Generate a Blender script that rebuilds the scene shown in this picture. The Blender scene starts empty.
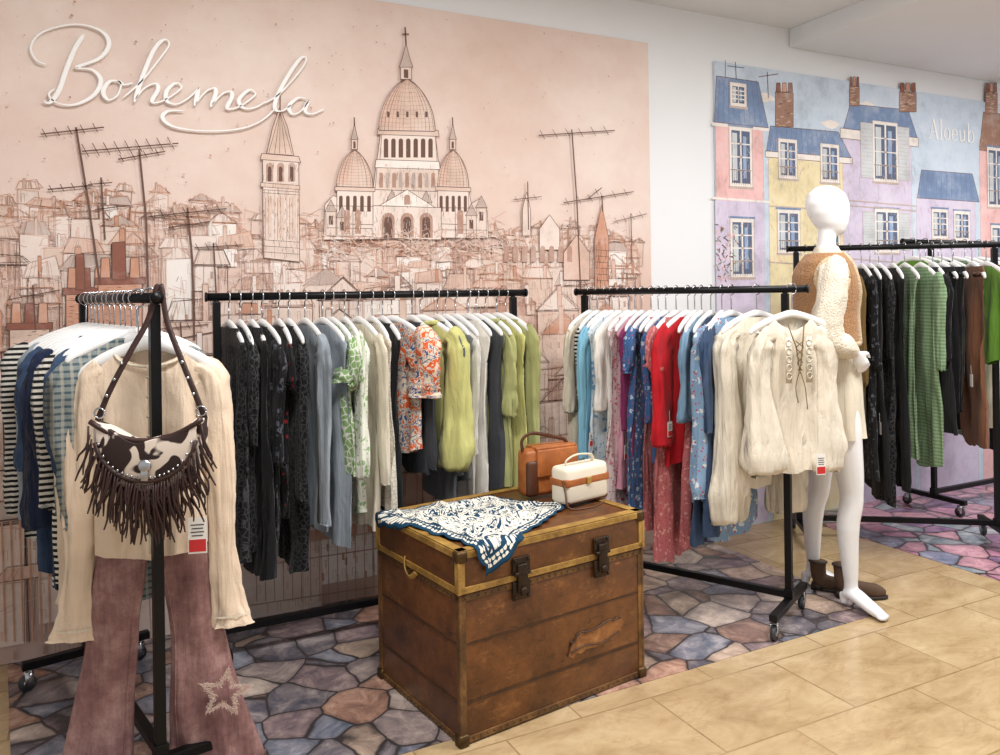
import bpy, bmesh, math, random
from mathutils import Vector, Matrix, Euler, noise
from math import sin, cos, pi, radians
random.seed(7)
S=bpy.context.scene
try:
    S.view_settings.view_transform='Standard'
    S.view_settings.look='None'
except Exception: pass
# ---------------------------------------------------------------- measurement helpers
F=800.0; H=1.5; HY=293.0; RHO=radians(.8)
YAW=math.atan2(400,800); CY=cos(YAW); SY=sin(YAW)
YW=3.86
def ray(px,py):
    dx=px-500; dy=py-HY
    x=dx*cos(RHO)-dy*sin(RHO); y=dx*sin(RHO)+dy*cos(RHO)
    r=x/F; u=-y/F
    return CY*r+SY, -SY*r+CY, u
def onwall(px,py,Y=YW):
    a,b,u=ray(px,py); t=Y/b
    return a*t, H+u*t
def onfloor(px,py,h=0.0):
    a,b,u=ray(px,py); t=(H-h)/(-u)
    return a*t, b*t
def lin(c):
    o=[]
    for k in c[:3]:
        k=k/255.0
        o.append(k/12.92 if k<=.04045 else ((k+.055)/1.055)**2.4)
    return (o[0],o[1],o[2],1)
# ---------------------------------------------------------------- materials
def newmat(name,rough=.7,metal=0,spec=.5):
    m=bpy.data.materials.new(name); m.use_nodes=True
    nt=m.node_tree; b=nt.nodes['Principled BSDF']
    b.inputs['Roughness'].default_value=rough; b.inputs['Metallic'].default_value=metal
    b.inputs['Specular IOR Level'].default_value=spec
    return m,nt,b
def nd(nt,t,ins=None,**kw):
    n=nt.nodes.new(t)
    for k,v in kw.items(): setattr(n,k,v)
    if ins:
        for k,v in ins.items():
            s=n.inputs[k]
            if hasattr(v,'is_output') : nt.links.new(v,s)
            else: s.default_value=v
    return n
def ramp(nt,fac,stops,interp='LINEAR'):
    r=nt.nodes.new('ShaderNodeValToRGB'); cr=r.color_ramp; cr.interpolation=interp
    cr.elements[0].position=stops[0][0]; cr.elements[0].color=stops[0][1]
    cr.elements[1].position=stops[-1][0]; cr.elements[1].color=stops[-1][1]
    for p,c in stops[1:-1]:
        e=cr.elements.new(p); e.color=c
    nt.links.new(fac,r.inputs[0]); return r.outputs[0]
def mix(nt,f,a,b,bt='MIX'):
    n=nt.nodes.new('ShaderNodeMixRGB'); n.blend_type=bt
    for s,v in ((0,f),(1,a),(2,b)):
        if hasattr(v,'is_output'): nt.links.new(v,n.inputs[s])
        else: n.inputs[s].default_value=v
    return n.outputs[0]
def mth(nt,op,a,b=0.0):
    return nd(nt,'ShaderNodeMath',{0:a,1:b},operation=op).outputs[0]
def bump(nt,b,h,strength=.3,dist=.01):
    n=nd(nt,'ShaderNodeBump',{'Height':h,'Strength':strength,'Distance':dist}); nt.links.new(n.outputs[0],b.inputs['Normal'])
def coord(nt,kind='Object'): return nd(nt,'ShaderNodeTexCoord').outputs[kind]
BW=(0,0,0,1); WW=(1,1,1,1)
def solid(name,c,rough=.6,metal=0,var=.12,sc=6,bs=0,bsc=120,spec=.5):
    m,nt,b=newmat(name,rough,metal,spec); co=coord(nt)
    n=nd(nt,'ShaderNodeTexNoise',{'Vector':co,'Scale':sc,'Detail':5.0})
    c=lin(c); d=tuple(x*(1-var*2) for x in c[:3])+(1,)
    out=ramp(nt,n.outputs['Fac'],[(.3,d),(.7,c)])
    nt.links.new(out,b.inputs['Base Color'])
    if bs:
        k=nd(nt,'ShaderNodeTexNoise',{'Vector':co,'Scale':bsc,'Detail':2.0}); bump(nt,b,k.outputs['Fac'],bs,.004)
    return m
def fabric(name,typ,c1,c2=None,c3=None,sc=20,rough=.85,wrk=.5):
    m,nt,b=newmat(name,rough,0,.2); co=coord(nt)
    b.inputs['Sheen Weight'].default_value=.1
    l1=lin(c1); l2=lin(c2) if c2 else tuple(x*.7 for x in l1[:3])+(1,); l3=lin(c3) if c3 else l2
    base=l1
    if typ=='floral':
        v=nd(nt,'ShaderNodeTexVoronoi',{'Vector':co,'Scale':float(sc)})
        n=nd(nt,'ShaderNodeTexNoise',{'Vector':co,'Scale':sc*3.0})
        ad=mth(nt,'ADD',v.outputs['Distance'],n.outputs['Fac'])
        f1=ramp(nt,ad,[(.0,WW),(.78,BW)],'CONSTANT')
        base=mix(nt,f1,l1,l2)
        v2=nd(nt,'ShaderNodeTexVoronoi',{'Vector':co,'Scale':sc*1.9})
        f2=ramp(nt,v2.outputs['Distance'],[(0,WW),(.22,BW)],'CONSTANT')
        base=mix(nt,f2,base,l3)
    elif typ=='blotch':
        n=nd(nt,'ShaderNodeTexNoise',{'Vector':co,'Scale':float(sc),'Detail':3.0,'Distortion':1.0})
        base=ramp(nt,n.outputs['Fac'],[(0,l1),(.41,l3),(.46,l1),(.53,l2),(.61,l1)],'CONSTANT')
    elif typ in('stripe','vstripe','check'):
        w=nd(nt,'ShaderNodeTexWave',{'Vector':co,'Scale':float(sc)},wave_type='BANDS',bands_direction='Z' if typ!='vstripe' else 'X')
        f=ramp(nt,w.outputs['Fac'],[(0,BW),(.5 if typ!='check' else .7,WW)],'CONSTANT'); base=mix(nt,f,l1,l2)
        if typ=='check':
            w2=nd(nt,'ShaderNodeTexWave',{'Vector':co,'Scale':float(sc)*.8},wave_type='BANDS',bands_direction='X')
            f2=ramp(nt,w2.outputs['Fac'],[(0,BW),(.75,WW)],'CONSTANT'); base=mix(nt,mth(nt,'MULTIPLY',f2,.5),base,l3)
    elif typ=='denim':
        n=nd(nt,'ShaderNodeTexNoise',{'Vector':co,'Scale':5.0,'Detail':8.0,'Roughness':.7})
        base=ramp(nt,n.outputs['Fac'],[(.3,l1),(.7,l2)])
    elif typ=='lace':
        v=nd(nt,'ShaderNodeTexVoronoi',{'Vector':co,'Scale':float(sc)},feature='DISTANCE_TO_EDGE')
        base=ramp(nt,v.outputs['Distance'],[(.03,l2),(.12,l1)])
    n=nd(nt,'ShaderNodeTexNoise',{'Vector':co,'Scale':7.0,'Detail':4.0})
    sh=ramp(nt,n.outputs['Fac'],[(.25,(.8,.8,.8,1)),(.7,WW)])
    out=mix(nt,1.0,base,sh,'MULTIPLY'); nt.links.new(out,b.inputs['Base Color'])
    mp=nd(nt,'ShaderNodeMapping',{'Vector':co,'Scale':(26.0,26.0,4.5)})
    wr=nd(nt,'ShaderNodeTexNoise',{'Vector':mp.outputs[0],'Scale':1.0,'Detail':3.0,'Distortion':.7})
    if typ=='boucle':
        k=nd(nt,'ShaderNodeTexVoronoi',{'Vector':co,'Scale':float(sc)}); hh=mth(nt,'ADD',mth(nt,'MULTIPLY',k.outputs['Distance'],-.35),wr.outputs['Fac'])
    else:
        k=nd(nt,'ShaderNodeTexNoise',{'Vector':co,'Scale':170.0,'Detail':3.0}); hh=mth(nt,'ADD',mth(nt,'MULTIPLY',k.outputs['Fac'],.10),wr.outputs['Fac'])
    bump(nt,b,hh,wrk,.026)
    return m
# ---------------------------------------------------------------- mesh builder
def catmull(P,n=8,closed=False):
    P=[Vector(p) for p in P]; out=[]
    N=len(P); rng=range(N if closed else N-1)
    for i in rng:
        if closed: a,b,c,d=P[i-1],P[i],P[(i+1)%N],P[(i+2)%N]
        else: a,b,c,d=P[max(i-1,0)],P[i],P[i+1],P[min(i+2,N-1)]
        for k in range(n):
            t=k/n
            out.append(.5*((2*b)+(c-a)*t+(2*a-5*b+4*c-d)*t*t+(3*b-a-3*c+d)*t**3))
    if not closed: out.append(P[-1])
    return out
class MB:
    def __init__(s): s.v=[]; s.f=[]; s.m=[]
    def add(s,vs,fs,mi=0):
        o=len(s.v); s.v+= [tuple(v) for v in vs]
        for f in fs: s.f.append([i+o for i in f]); s.m.append(mi)
    def box(s,c,d,mi=0,rot=None,taper=1.0):
        c=Vector(c); hx,hy,hz=d[0]/2,d[1]/2,d[2]/2; vs=[]
        for z in(-1,1):
            k=taper if z>0 else 1
            for x,y in((-1,-1),(1,-1),(1,1),(-1,1)):
                v=Vector((x*hx*k,y*hy*k,z*hz))
                if rot: v=rot@v
                vs.append(c+v)
        s.add(vs,[(3,2,1,0),(4,5,6,7),(0,1,5,4),(1,2,6,5),(2,3,7,6),(3,0,4,7)],mi)
    def rbox(s,c,d,r=.01,mi=0,rot=None):
        bm=bmesh.new(); bmesh.ops.create_cube(bm,size=1)
        for v in bm.verts: v.co=Vector((v.co.x*d[0],v.co.y*d[1],v.co.z*d[2]))
        bmesh.ops.bevel(bm,geom=list(bm.edges),offset=r,segments=3,affect='EDGES',profile=.5)
        bm.verts.index_update(); c=Vector(c)
        vs=[c+(rot@v.co if rot else v.co) for v in bm.verts]
        s.add(vs,[[v.index for v in f.verts] for f in bm.faces],mi); bm.free()
    def tube(s,path,rad,n=10,mi=0,sq=(1,1),up=None,caps=True,ph=0,crk=0,cz=.07):
        P=[Vector(p) for p in path]; L=len(P)
        if not hasattr(rad,'__len__'): rad=[rad]*L
        if len(rad)!=L:
            R=rad; rad=[]
            for i in range(L):
                t=i/(L-1)*(len(R)-1); k=min(int(t),len(R)-2); rad.append(R[k]+(R[k+1]-R[k])*(t-k))
        T=[]
        for i in range(L):
            a=P[max(0,i-1)]; b=P[min(L-1,i+1)]; t=(b-a)
            T.append(t.normalized() if t.length>1e-9 else Vector((0,0,1)))
        u=Vector(up) if up else (Vector((0,0,1)) if abs(T[0].z)<.9 else Vector((1,0,0)))
        vs=[]
        for i in range(L):
            t=T[i]; u=(u-t*u.dot(t))
            u=u.normalized() if u.length>1e-6 else t.orthogonal().normalized()
            w=t.cross(u)
            for k in range(n):
                a=2*pi*k/n; r=rad[i]
                if crk: r*=1+crk*2.0*noise.noise(Vector((2.4*cos(a)+ph*5,2.4*sin(a),i*cz)))+crk*1.0*noise.noise(Vector((5.5*cos(a)+ph*3,5.5*sin(a),i*cz*1.6)))+crk*.45*noise.noise(Vector((1.2*cos(a),1.2*sin(a)+ph*3,i*.4)))
                vs.append(P[i]+u*(cos(a)*r*sq[0])+w*(sin(a)*r*sq[1]))
        fs=[]
        for i in range(L-1):
            for k in range(n):
                k2=(k+1)%n; fs.append((i*n+k,i*n+k2,(i+1)*n+k2,(i+1)*n+k))
        if caps: fs.append(tuple(range(n))[::-1]); fs.append(tuple((L-1)*n+k for k in range(n)))
        s.add(vs,fs,mi)
    def loft(s,rings,n=24,mi=0,caps=True):
        vs=[]
        for (cx,cy,z,rx,ry) in rings:
            for k in range(n):
                a=2*pi*k/n; vs.append((cx+rx*cos(a),cy+ry*sin(a),z))
        fs=[(i*n+k,i*n+(k+1)%n,(i+1)*n+(k+1)%n,(i+1)*n+k) for i in range(len(rings)-1) for k in range(n)]
        if caps: fs.append(tuple(range(n))[::-1]); fs.append(tuple((len(rings)-1)*n+k for k in range(n)))
        s.add(vs,fs,mi)
    def obj(s,name,mats,parent=None,smooth=True,bevel=0,loc=(0,0,0),rot=(0,0,0),solid=0):
        me=bpy.data.meshes.new(name); me.from_pydata(s.v,[],s.f)
        if not isinstance(mats,(list,tuple)): mats=[mats]
        for m in mats: me.materials.append(m)
        for p,mi in zip(me.polygons,s.m): p.material_index=mi; p.use_smooth=smooth
        me.update()
        o=bpy.data.objects.new(name,me); S.collection.objects.link(o)
        o.location=loc; o.rotation_euler=rot
        if parent: o.parent=parent
        if solid:
            md=o.modifiers.new('s','SOLIDIFY'); md.thickness=solid; md.offset=0
        if bevel:
            md=o.modifiers.new('b','BEVEL'); md.width=bevel; md.segments=2; md.limit_method='ANGLE'
        return o
def empty(name,loc=(0,0,0),yaw=0):
    o=bpy.data.objects.new(name,None); o.empty_display_size=.1; o.location=loc; o.rotation_euler=(0,0,yaw); S.collection.objects.link(o); return o
def tag(o,label,cat,group=None):
    o['label']=label; o['category']=cat
    if group: o['group']=group
    return o
# ---------------------------------------------------------------- room
m_wall=solid('white_wall_paint',(240,242,245),.6,var=.015,sc=2,bs=.06,bsc=200)
m_ceil=solid('ceiling_paint',(234,236,238),.7,var=.015,sc=2)
def floor_cobble(name,stops,scale,veil):
    m,nt,b=newmat(name,.24,0,.5); co=coord(nt)
    n0=nd(nt,'ShaderNodeTexNoise',{'Vector':co,'Scale':4.0,'Detail':3.0})
    dv=mix(nt,.08,co,n0.outputs['Color'],'ADD')
    v=nd(nt,'ShaderNodeTexVoronoi',{'Vector':dv,'Scale':scale,'Randomness':.88})
    v2=nd(nt,'ShaderNodeTexVoronoi',{'Vector':dv,'Scale':scale,'Randomness':.88},feature='F2')
    e=mth(nt,'SUBTRACT',v2.outputs['Distance'],v.outputs['Distance'])
    sp=nd(nt,'ShaderNodeSeparateColor',{'Color':v.outputs['Color']})
    c=ramp(nt,sp.outputs[0],stops,'CONSTANT')
    n=nd(nt,'ShaderNodeTexNoise',{'Vector':co,'Scale':9.0,'Detail':9.0,'Roughness':.7,'Distortion':.8})
    c=mix(nt,.35,c,ramp(nt,n.outputs['Fac'],veil))
    c=mix(nt,.8,c,ramp(nt,n.outputs['Fac'],[(.3,(.55,.53,.53,1)),(.5,(.97,.95,.94,1)),(.7,(1.35,1.3,1.26,1))]),'MULTIPLY')
    hl=ramp(nt,e,[(.018,(0,0,0,1)),(.06,WW)])
    c=mix(nt,hl,lin((74,68,70)),c)
    c=mix(nt,1.0,c,ramp(nt,e,[(.05,(.72,.72,.73,1)),(.24,WW)]),'MULTIPLY')
    nt.links.new(c,b.inputs['Base Color'])
    return m
m_cob=floor_cobble('printed_stone_floor',[(0,lin((118,132,154))),(.14,lin((156,144,144))),(.27,lin((200,176,156))),(.38,lin((134,116,124))),(.5,lin((172,126,102))),(.6,lin((104,106,120))),(.72,lin((202,188,178))),(.82,lin((146,110,94))),(.92,lin((138,152,174)))],5.3,[(.35,lin((92,94,112))),(.5,lin((158,138,132))),(.65,lin((216,200,188)))])
m_cob2=floor_cobble('printed_pink_stone_floor',[(0,lin((204,136,168))),(.2,lin((112,144,170))),(.4,lin((208,156,168))),(.6,lin((138,112,154))),(.8,lin((154,186,192)))],5.3,[(.35,lin((118,98,144))),(.5,lin((182,138,158))),(.65,lin((216,192,200)))])
def marble():
    m,nt,b=newmat('honey_marble_tiles',.17,0,.5); co=coord(nt)
    br=nd(nt,'ShaderNodeTexBrick',{'Vector':co,'Scale':1.0,'Mortar Size':.004,'Brick Width':.6,'Row Height':.4,'Color1':(1,1,1,1),'Color2':(.82,.79,.76,1),'Mortar':(.42,.36,.28,1)})
    mp=nd(nt,'ShaderNodeMapping',{'Vector':co,'Scale':(1.6,3.0,1.0),'Rotation':(0,0,.35)})
    ofs=mix(nt,1.0,mp.outputs[0],mix(nt,1.0,br.outputs['Color'],(8,8,8,1),'MULTIPLY'),'ADD')
    n=nd(nt,'ShaderNodeTexNoise',{'Vector':ofs,'Scale':2.0,'Detail':12.0,'Roughness':.7,'Distortion':.5})
    c=ramp(nt,n.outputs['Fac'],[(.28,lin((158,132,96))),(.46,lin((186,160,122))),(.6,lin((200,176,138))),(.76,lin((214,194,160)))])
    n2=nd(nt,'ShaderNodeTexNoise',{'Vector':ofs,'Scale':1.6,'Detail':8.0,'Roughness':.6,'Distortion':.6})
    c=mix(nt,.3,c,ramp(nt,n2.outputs['Fac'],[(.48,WW),(.5,(.66,.56,.44,1)),(.52,WW)]),'MULTIPLY')
    c=mix(nt,.6,c,br.outputs['Color'],'MULTIPLY')
    nt.links.new(c,b.inputs['Base Color']); return m
m_marble=marble()
def structure(o): o['kind']='structure'; return o
b=MB(); b.box((2.5,1.0,-.05),(12,7,.1)); structure(b.obj('floor',m_marble,smooth=False))
b=MB(); b.box((2.5,3.925,1.6),(12,.1,3.3)); structure(b.obj('wall_back',m_wall,smooth=False))
b=MB(); b.box((2.5,1.0,3.27),(12,7,.1)); structure(b.obj('ceiling',m_ceil,smooth=False))
b=MB(); b.box((6.3,1.0,3.16),(4.4,5.74,.12)); structure(b.obj('trim_1',m_ceil,smooth=False,bevel=.004))
def flatpoly(name,pts,z,mat):
    b=MB(); n=len(pts)
    vs=[(x,y,z) for x,y in pts]+[(x,y,0.0002) for x,y in pts]
    fs=[tuple(range(n))]+[(i,i+n,(i+1)%n+n,(i+1)%n) for i in range(n)]
    b.add(vs,fs); o=b.obj(name,mat,smooth=False); return structure(o)
flatpoly('trim_2',[(-.22,2.47),(3.23,2.52),(3.23,3.865),(-.36,3.865)],.003,m_cob)
flatpoly('trim_3',[(4.07,1.9),(8,1.9),(8,3.865),(4.07,3.865)],.003,m_cob2)
# ---------------------------------------------------------------- murals
INK,INKL,BRICK,ROOF,FACA,FACB,TAN,POT,WHT,GRY,SLATE,PINK,LILAC,CREAM,WIN,SKY,BLUE,SHUT,GREEN,BRN=range(20)
pal={INK:(108,78,68),INKL:(184,146,130),BRICK:(208,154,128),ROOF:(224,190,173),FACA:(231,210,198),FACB:(237,219,209),TAN:(224,197,182),POT:(146,92,76),WHT:(244,235,228),GRY:(200,180,170),SLATE:(124,146,182),PINK:(240,192,190),LILAC:(216,204,226),CREAM:(238,222,178),WIN:(94,106,132),SKY:(204,218,234),BLUE:(150,172,206),SHUT:(206,212,216),GREEN:(130,140,110),BRN:(164,126,108)}
def mural_mats(tagname,var):
    out=[]
    for i in range(20):
        m,nt,b=newmat('%s_%d'%(tagname,i),.75); co=coord(nt)
        n=nd(nt,'ShaderNodeTexNoise',{'Vector':co,'Scale':5.0,'Detail':8.0,'Roughness':.7}); c=lin(pal[i])
        k=0 if i in(INK,WIN) else var
        dk=tuple(x*(1-k) for x in c[:3])+(1,); lt=tuple(x+(1-x)*k*.9 for x in c[:3])+(1,)
        nt.links.new(ramp(nt,n.outputs['Fac'],[(.34,dk),(.5,c),(.66,lt)]),b.inputs['Base Color']); out.append(m)
    return out
PM=mural_mats('rooftop_print_ink',.2); PM2=mural_mats('facade_print_ink',.22)
class Art:
    def __init__(s): s.b=MB(); s.k=0
    def y(s): return YW-.002-s.k*1.5e-5
    def P(s,pts): return [onwall(*p) for p in pts]
    def wpoly(s,W,m,step=True):
        if step: s.k+=1
        s.b.add([(x,s.y(),z) for x,z in W],[tuple(range(len(W)))],m)
    def poly(s,pts,m,step=True): s.wpoly(s.P(pts),m,step)
    def wline(s,W,w,m,step=True):
        if step: s.k+=1
        y=s.y()
        if not hasattr(w,'__len__'): w=[w]*len(W)
        for i,((x0,z0),(x1,z1)) in enumerate(zip(W[:-1],W[1:])):
            dx,dz=x1-x0,z1-z0; l=math.hypot(dx,dz)
            if l<1e-6: continue
            nx,nz=-dz/l/2,dx/l/2; a=w[i]; c=w[i+1]
            s.b.add([(x0+nx*a,y,z0+nz*a),(x1+nx*c,y,z1+nz*c),(x1-nx*c,y,z1-nz*c),(x0-nx*a,y,z0-nz*a)],[(0,1,2,3)],m)
    def line(s,pts,w,m,step=True): s.wline(s.P(pts),w,m,step)
    def rect(s,x0,y0,x1,y1,m,step=True):
        a=onwall(x0,y0); c=onwall(x1,y1)
        s.wpoly([(a[0],a[1]),(c[0],a[1]),(c[0],c[1]),(a[0],c[1])],m,step); return a[0],a[1],c[0],c[1]
    def wrect(s,x0,z0,x1,z1,m,step=True): s.wpoly([(x0,z0),(x1,z0),(x1,z1),(x0,z1)],m,step)
A=Art()
def outline(P,w=.006,m=INK,step=True):
    W=A.P(P); W=W+[W[0]]
    A.wline(W,w,m,step)
def shape(P,m,w=.004,lm=INK): A.poly(P,m); outline(P,w,lm)
XR=onwall(648,43)[0]
def house(x,z,w,h,fac,roof,row):
    if random.random()<(.45 if row<6 else .6): A.wrect(x,z-h,x+w,z,fac)
    else: A.k+=1
    rh=h*random.uniform(.15,.33)
    typ=random.random()
    if typ<.4: rp=[(x-.01,z),(x+w+.01,z),(x+w*.5,z+rh)]
    elif typ<.8: rp=[(x-.01,z),(x+w+.01,z),(x+w*.85,z+rh*.8),(x+w*.15,z+rh*.8)]
    else: rp=[(x-.01,z),(x+w+.01,z),(x+w*.9,z+rh),(x+w*.02,z+rh*.7)]
    if random.random()<.6: A.wpoly(rp,roof,False)
    A.k+=1; nw=max(2,int(w/.045)); nh=max(2,int(h/.075)); cw=w/nw; ch=h/nh
    for i in range(nw):
        for j in range(nh):
            if random.random()<.5:
                cx=x+cw*(i+.5)+random.uniform(-.004,.004); cz=z-ch*(j+.55)
                if random.random()<.3: A.wrect(cx-cw*.12,cz-ch*.22,cx+cw*.12,cz+ch*.22,random.choice([INKL,GRY,INKL,TAN,ROOF,INKL]),False)
                else: A.wline([(cx-cw*.15,cz-ch*.25),(cx-cw*.15,cz+ch*.25),(cx+cw*.15,cz+ch*.25),(cx+cw*.15,cz-ch*.25)],.0018,INKL,False)
    A.k+=1; lw=random.choice([.0012,.0018,.0024]); lc=random.choice([INKL,INK,INKL,BRICK] if row>3 else [INKL,BRICK,BRICK])
    j=.013
    for rep in range(2 if row<5 else 3):
        A.wline([(x+random.uniform(-j,j),z-h),(x+random.uniform(-j,j)*.6,z+random.uniform(-j,j)*.6),(x+w,z+random.uniform(-j,j)),(x+w+random.uniform(-j,j),z-h)],lw,lc,False)
        A.wline([(a+random.uniform(-j,j)*.6,c+random.uniform(-j,j)*.6) for a,c in rp+[rp[0]]],lw,lc,False)
    for q in range(int(4+w*30)):
        t=random.random(); a=x+w*t
        A.wline([(a,z),(a*(.7)+.3*(x+w*.5),z+rh*.75)],.0014,INKL,False)
    if random.random()<.75:
        cw=w*.11; cx=x+random.uniform(.1,.8)*w; ct=z+rh*random.uniform(.9,1.4)
        cm=random.choice([ROOF,TAN,FACB,BRICK])
        A.wrect(cx,z,cx+cw,ct,cm); A.wline([(cx,z),(cx,ct),(cx+cw,ct),(cx+cw,z)],lw,lc,False)
        for q in range(3): A.wrect(cx+cw*(.1+.3*q),ct,cx+cw*(.28+.3*q),ct+cw*.35,random.choice([BRICK,INKL,BRICK]),False)
rows=[(1.82,.08,.14),(1.77,.10,.16),(1.71,.12,.2),(1.63,.14,.25),(1.54,.17,.3),(1.43,.21,.38),(1.28,.25,.45),(1.08,.3,.5),(.85,.34,.5),(.6,.36,.5),(.33,.38,.4)]
for ri,(z,w,h) in enumerate(rows):
    x=-.75+random.uniform(0,w)
    while x<XR-w*1.35:
        ww=w*random.uniform(.6,1.3); zz=z+random.uniform(-.05,.05)+(.1 if x<.55 and ri<5 else 0)
        house(x,zz,ww,min(h,zz),random.choice([FACA,FACB,TAN,FACA,FACB,WHT]),random.choice([ROOF,TAN,FACA,ROOF,BRICK if ri>3 else ROOF,GRY,FACB]),ri)
        x+=ww*random.uniform(.75,1.25)
    A.k+=1
    for q in range(240):
        a=random.uniform(-.7,XR-.15); c=z+random.uniform(-.12,.12); l=random.uniform(.02,.12)
        if random.random()<.5: A.wline([(a,c),(a+random.uniform(-.01,.01),max(.01,c-l))],.0017,random.choice([INKL,BRICK,INKL if ri<4 else INK,WHT,FACB]),False)
        else: A.wline([(a,c),(min(a+l,XR-.02),c+random.uniform(-.04,.04))],.0017,random.choice([INKL,BRICK,WHT,FACB]),False)
def arch(cx,y0,y1,w,m,step=True):
    P=[(cx-w/2,y1),(cx-w/2,y0+w*.5)]+[(cx-w/2*cos(a),y0+w*.5-w*.5*sin(a)) for a in [pi*k/6 for k in range(1,6)]]+[(cx+w/2,y0+w*.5),(cx+w/2,y1)]
    A.poly(P,m,step)
# bell tower
shape([(263,258),(262,157),(298,160),(299,262)],FACA,.003)
shape([(260,160),(261,154),(298,157),(300,163)],TAN,.003)
shape([(266,154),(272,128),(279,108),(287,128),(293,156)],TAN,.003)
for x in(268,274,279,285,291): A.line([(x,154),(279.5,112)],.0022,INK)
A.line([(279.5,112),(279.5,96)],.005,INK)
for x in(269,280,291): arch(x,163,182,7,INKL); arch(x,167,182,3.5,INK)
shape([(260,187),(260,183),(299,186),(299,190)],TAN,.0025)
for x in(268,280,292): arch(x,196,238,6.5,TAN); A.line([(x,198),(x,240)],.0025,INKL); A.line([(x-3,198),(x-3,240)],.0015,INK)
for y in(190,193,240,246,252): A.line([(262,y),(299,y+2.5)],.0022,INK)
for x in(264,274,286,297): A.line([(x,190),(x,258)],.0018,INKL)
A.k+=1
for q in range(200):
    x=random.uniform(263,298); y=random.uniform(162,255); A.line([(x,y),(x+random.uniform(-1,1),y+random.uniform(2,6))],.0014,random.choice([INKL,WHT,INK]),False)
# basilica
def dome(cx,base,top,hw,m=TAN,ribs=7):
    prof=[]
    for k in range(13):
        t=k/12; prof.append((hw*(1-t**2.0)**.72 if t<1 else 0, base-(base-top)*t))
    P=[(cx-x,y) for x,y in prof]+[(cx+x,y+1) for x,y in prof[::-1]]
    shape(P,m,.004)
    P=[(cx-x,y) for x,y in prof[1:]]+[(cx-x*.35,y) for x,y in prof[:0:-1]]; A.poly(P,ROOF)
    for r in range(-ribs,ribs+1):
        if r==0: continue
        A.line([(cx+x*r/(ribs+.5),y) for x,y in prof],.002,INK if abs(r)>ribs*.6 else INKL,r==-ribs)
    for k in range(1,12): A.line([(cx-prof[k][0],prof[k][1]),(cx,prof[k][1]+1.6),(cx+prof[k][0],prof[k][1]+.6)],.0016,INKL,False)
def lantern(cx,y0,y1,w,tip):
    shape([(cx-w/2,y1),(cx-w/2,y0),(cx+w/2,y0),(cx+w/2,y1)],FACA,.003)
    A.rect(cx-w*.2,y0+2,cx+w*.2,y1-1,INK)
    shape([(cx-w*.62,y0),(cx-w*.35,y0-(y0-tip)*.35),(cx,tip),(cx+w*.35,y0-(y0-tip)*.35),(cx+w*.62,y0)],GRY,.003)
shape([(323,240),(324,205),(332,196),(345,200),(345,190),(372,190),(376,160),(380,132),(434,134),(437,160),(440,190),(468,192),(470,204),(480,198),(486,212),(487,238)],FACB,.003)
shape([(379,160),(381,131),(434,133),(436,162)],FACB,.003); 
for k in range(7): arch(385+k*7.4,139,158,4.4,INK,k==0)
shape([(376,135),(377,129),(437,131),(438,137)],TAN,.003)
shape([(374,168),(375,160),(438,162),(439,170)],WHT,.003)
shape([(374,190),(376,168),(437,170),(439,192)],FACA,.003)
for k in range(9): arch(380+k*6.5,173,188,3.8,GRY if k%2 else INKL,k==0)
dome(406,131,79,28)
A.k+=1
for k in range(5): A.rect(386+k*9.5,112,388.5+k*9.5,118,INK,False)
lantern(405,68,80,11,44); A.line([(405,46),(404,28)],.008,INK); A.line([(401,35),(408,35)],.006,INK,False)
for cx,bs,hw in((354,188,18),(452,188,15.5)):
    shape([(cx-hw,224),(cx-hw,bs),(cx+hw,bs+1),(cx+hw,225)],FACB,.003)
    for k in range(5): arch(cx-hw*.78+k*hw*.39,bs+8,bs+24,hw*.2,INK,k==0)
    shape([(cx-hw-2,bs+3),(cx-hw-2,bs-1),(cx+hw+2,bs),(cx+hw+2,bs+4)],TAN,.003)
    dome(cx,bs-1,150,hw,TAN,4)
    lantern(cx-.5,140,150,6,124); A.line([(cx-.5,126),(cx-.7,118)],.006,INK,False)
for cx,t in((330,200),(480,196),(391,190),(425,191),(341,206),(470,204)):
    shape([(cx-5,236),(cx-5,t+12),(cx+5,t+12),(cx+5,237)],FACA,.0025); shape([(cx-6,t+12),(cx,t),(cx+6,t+12)],GRY,.0025); A.rect(cx-2,t+16,cx+2,t+25,INK)
shape([(372,238),(372,206),(440,208),(440,240)],FACB,.003)
shape([(378,206),(406,190),(434,208)],WHT,.003); arch(406,195,205,6,INKL)
for k in range(3): arch(387+k*19,213,238,13,INKL); arch(387+k*19,217,238,8,INK)
for x in(346,357,459): arch(x,210,234,6,INKL); A.line([(x-5,206),(x-5,238)],.0025,INK,False)
for y in(206,228,236): A.line([(326,y),(372,y+.8)],.0022,INK); A.line([(440,y+2),(486,y+2.5)],.0022,INK,False)
A.k+=1
for q in range(620):
    x=random.uniform(326,484); y=random.uniform(165,238)
    if y<206 and not(378<x<436): continue
    A.line([(x,y),(x+random.uniform(-1,1),y+random.uniform(2,7))],.0013,random.choice([INKL,INK,WHT]),False)
for q in range(220):
    x=random.uniform(308,520); y=random.uniform(232,258)
    A.line([(x,y),(x+random.uniform(3,9),y-random.uniform(-3,6)),(x+random.uniform(5,12),y+random.uniform(0,6))],.003,random.choice([ROOF,TAN,BRICK,INKL,FACA]),q%10==0)
for (x,y0,y1,w,m) in((600,205,290,14,BRICK),(525,192,236,8,FACA),(548,215,250,20,FACB),(575,235,280,26,ROOF)):
    shape([(x-w/2,y1),(x-w/2,y0+(y1-y0)*.4),(x,y0),(x+w/2,y0+(y1-y0)*.4),(x+w/2,y1)],m,.003)
A.k+=1
for q in range(60):
    x=random.uniform(594,606); y=random.uniform(238,288); A.line([(x,y),(x+random.uniform(-1,1),y+7)],.002,random.choice([INK,POT]),False)
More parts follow.
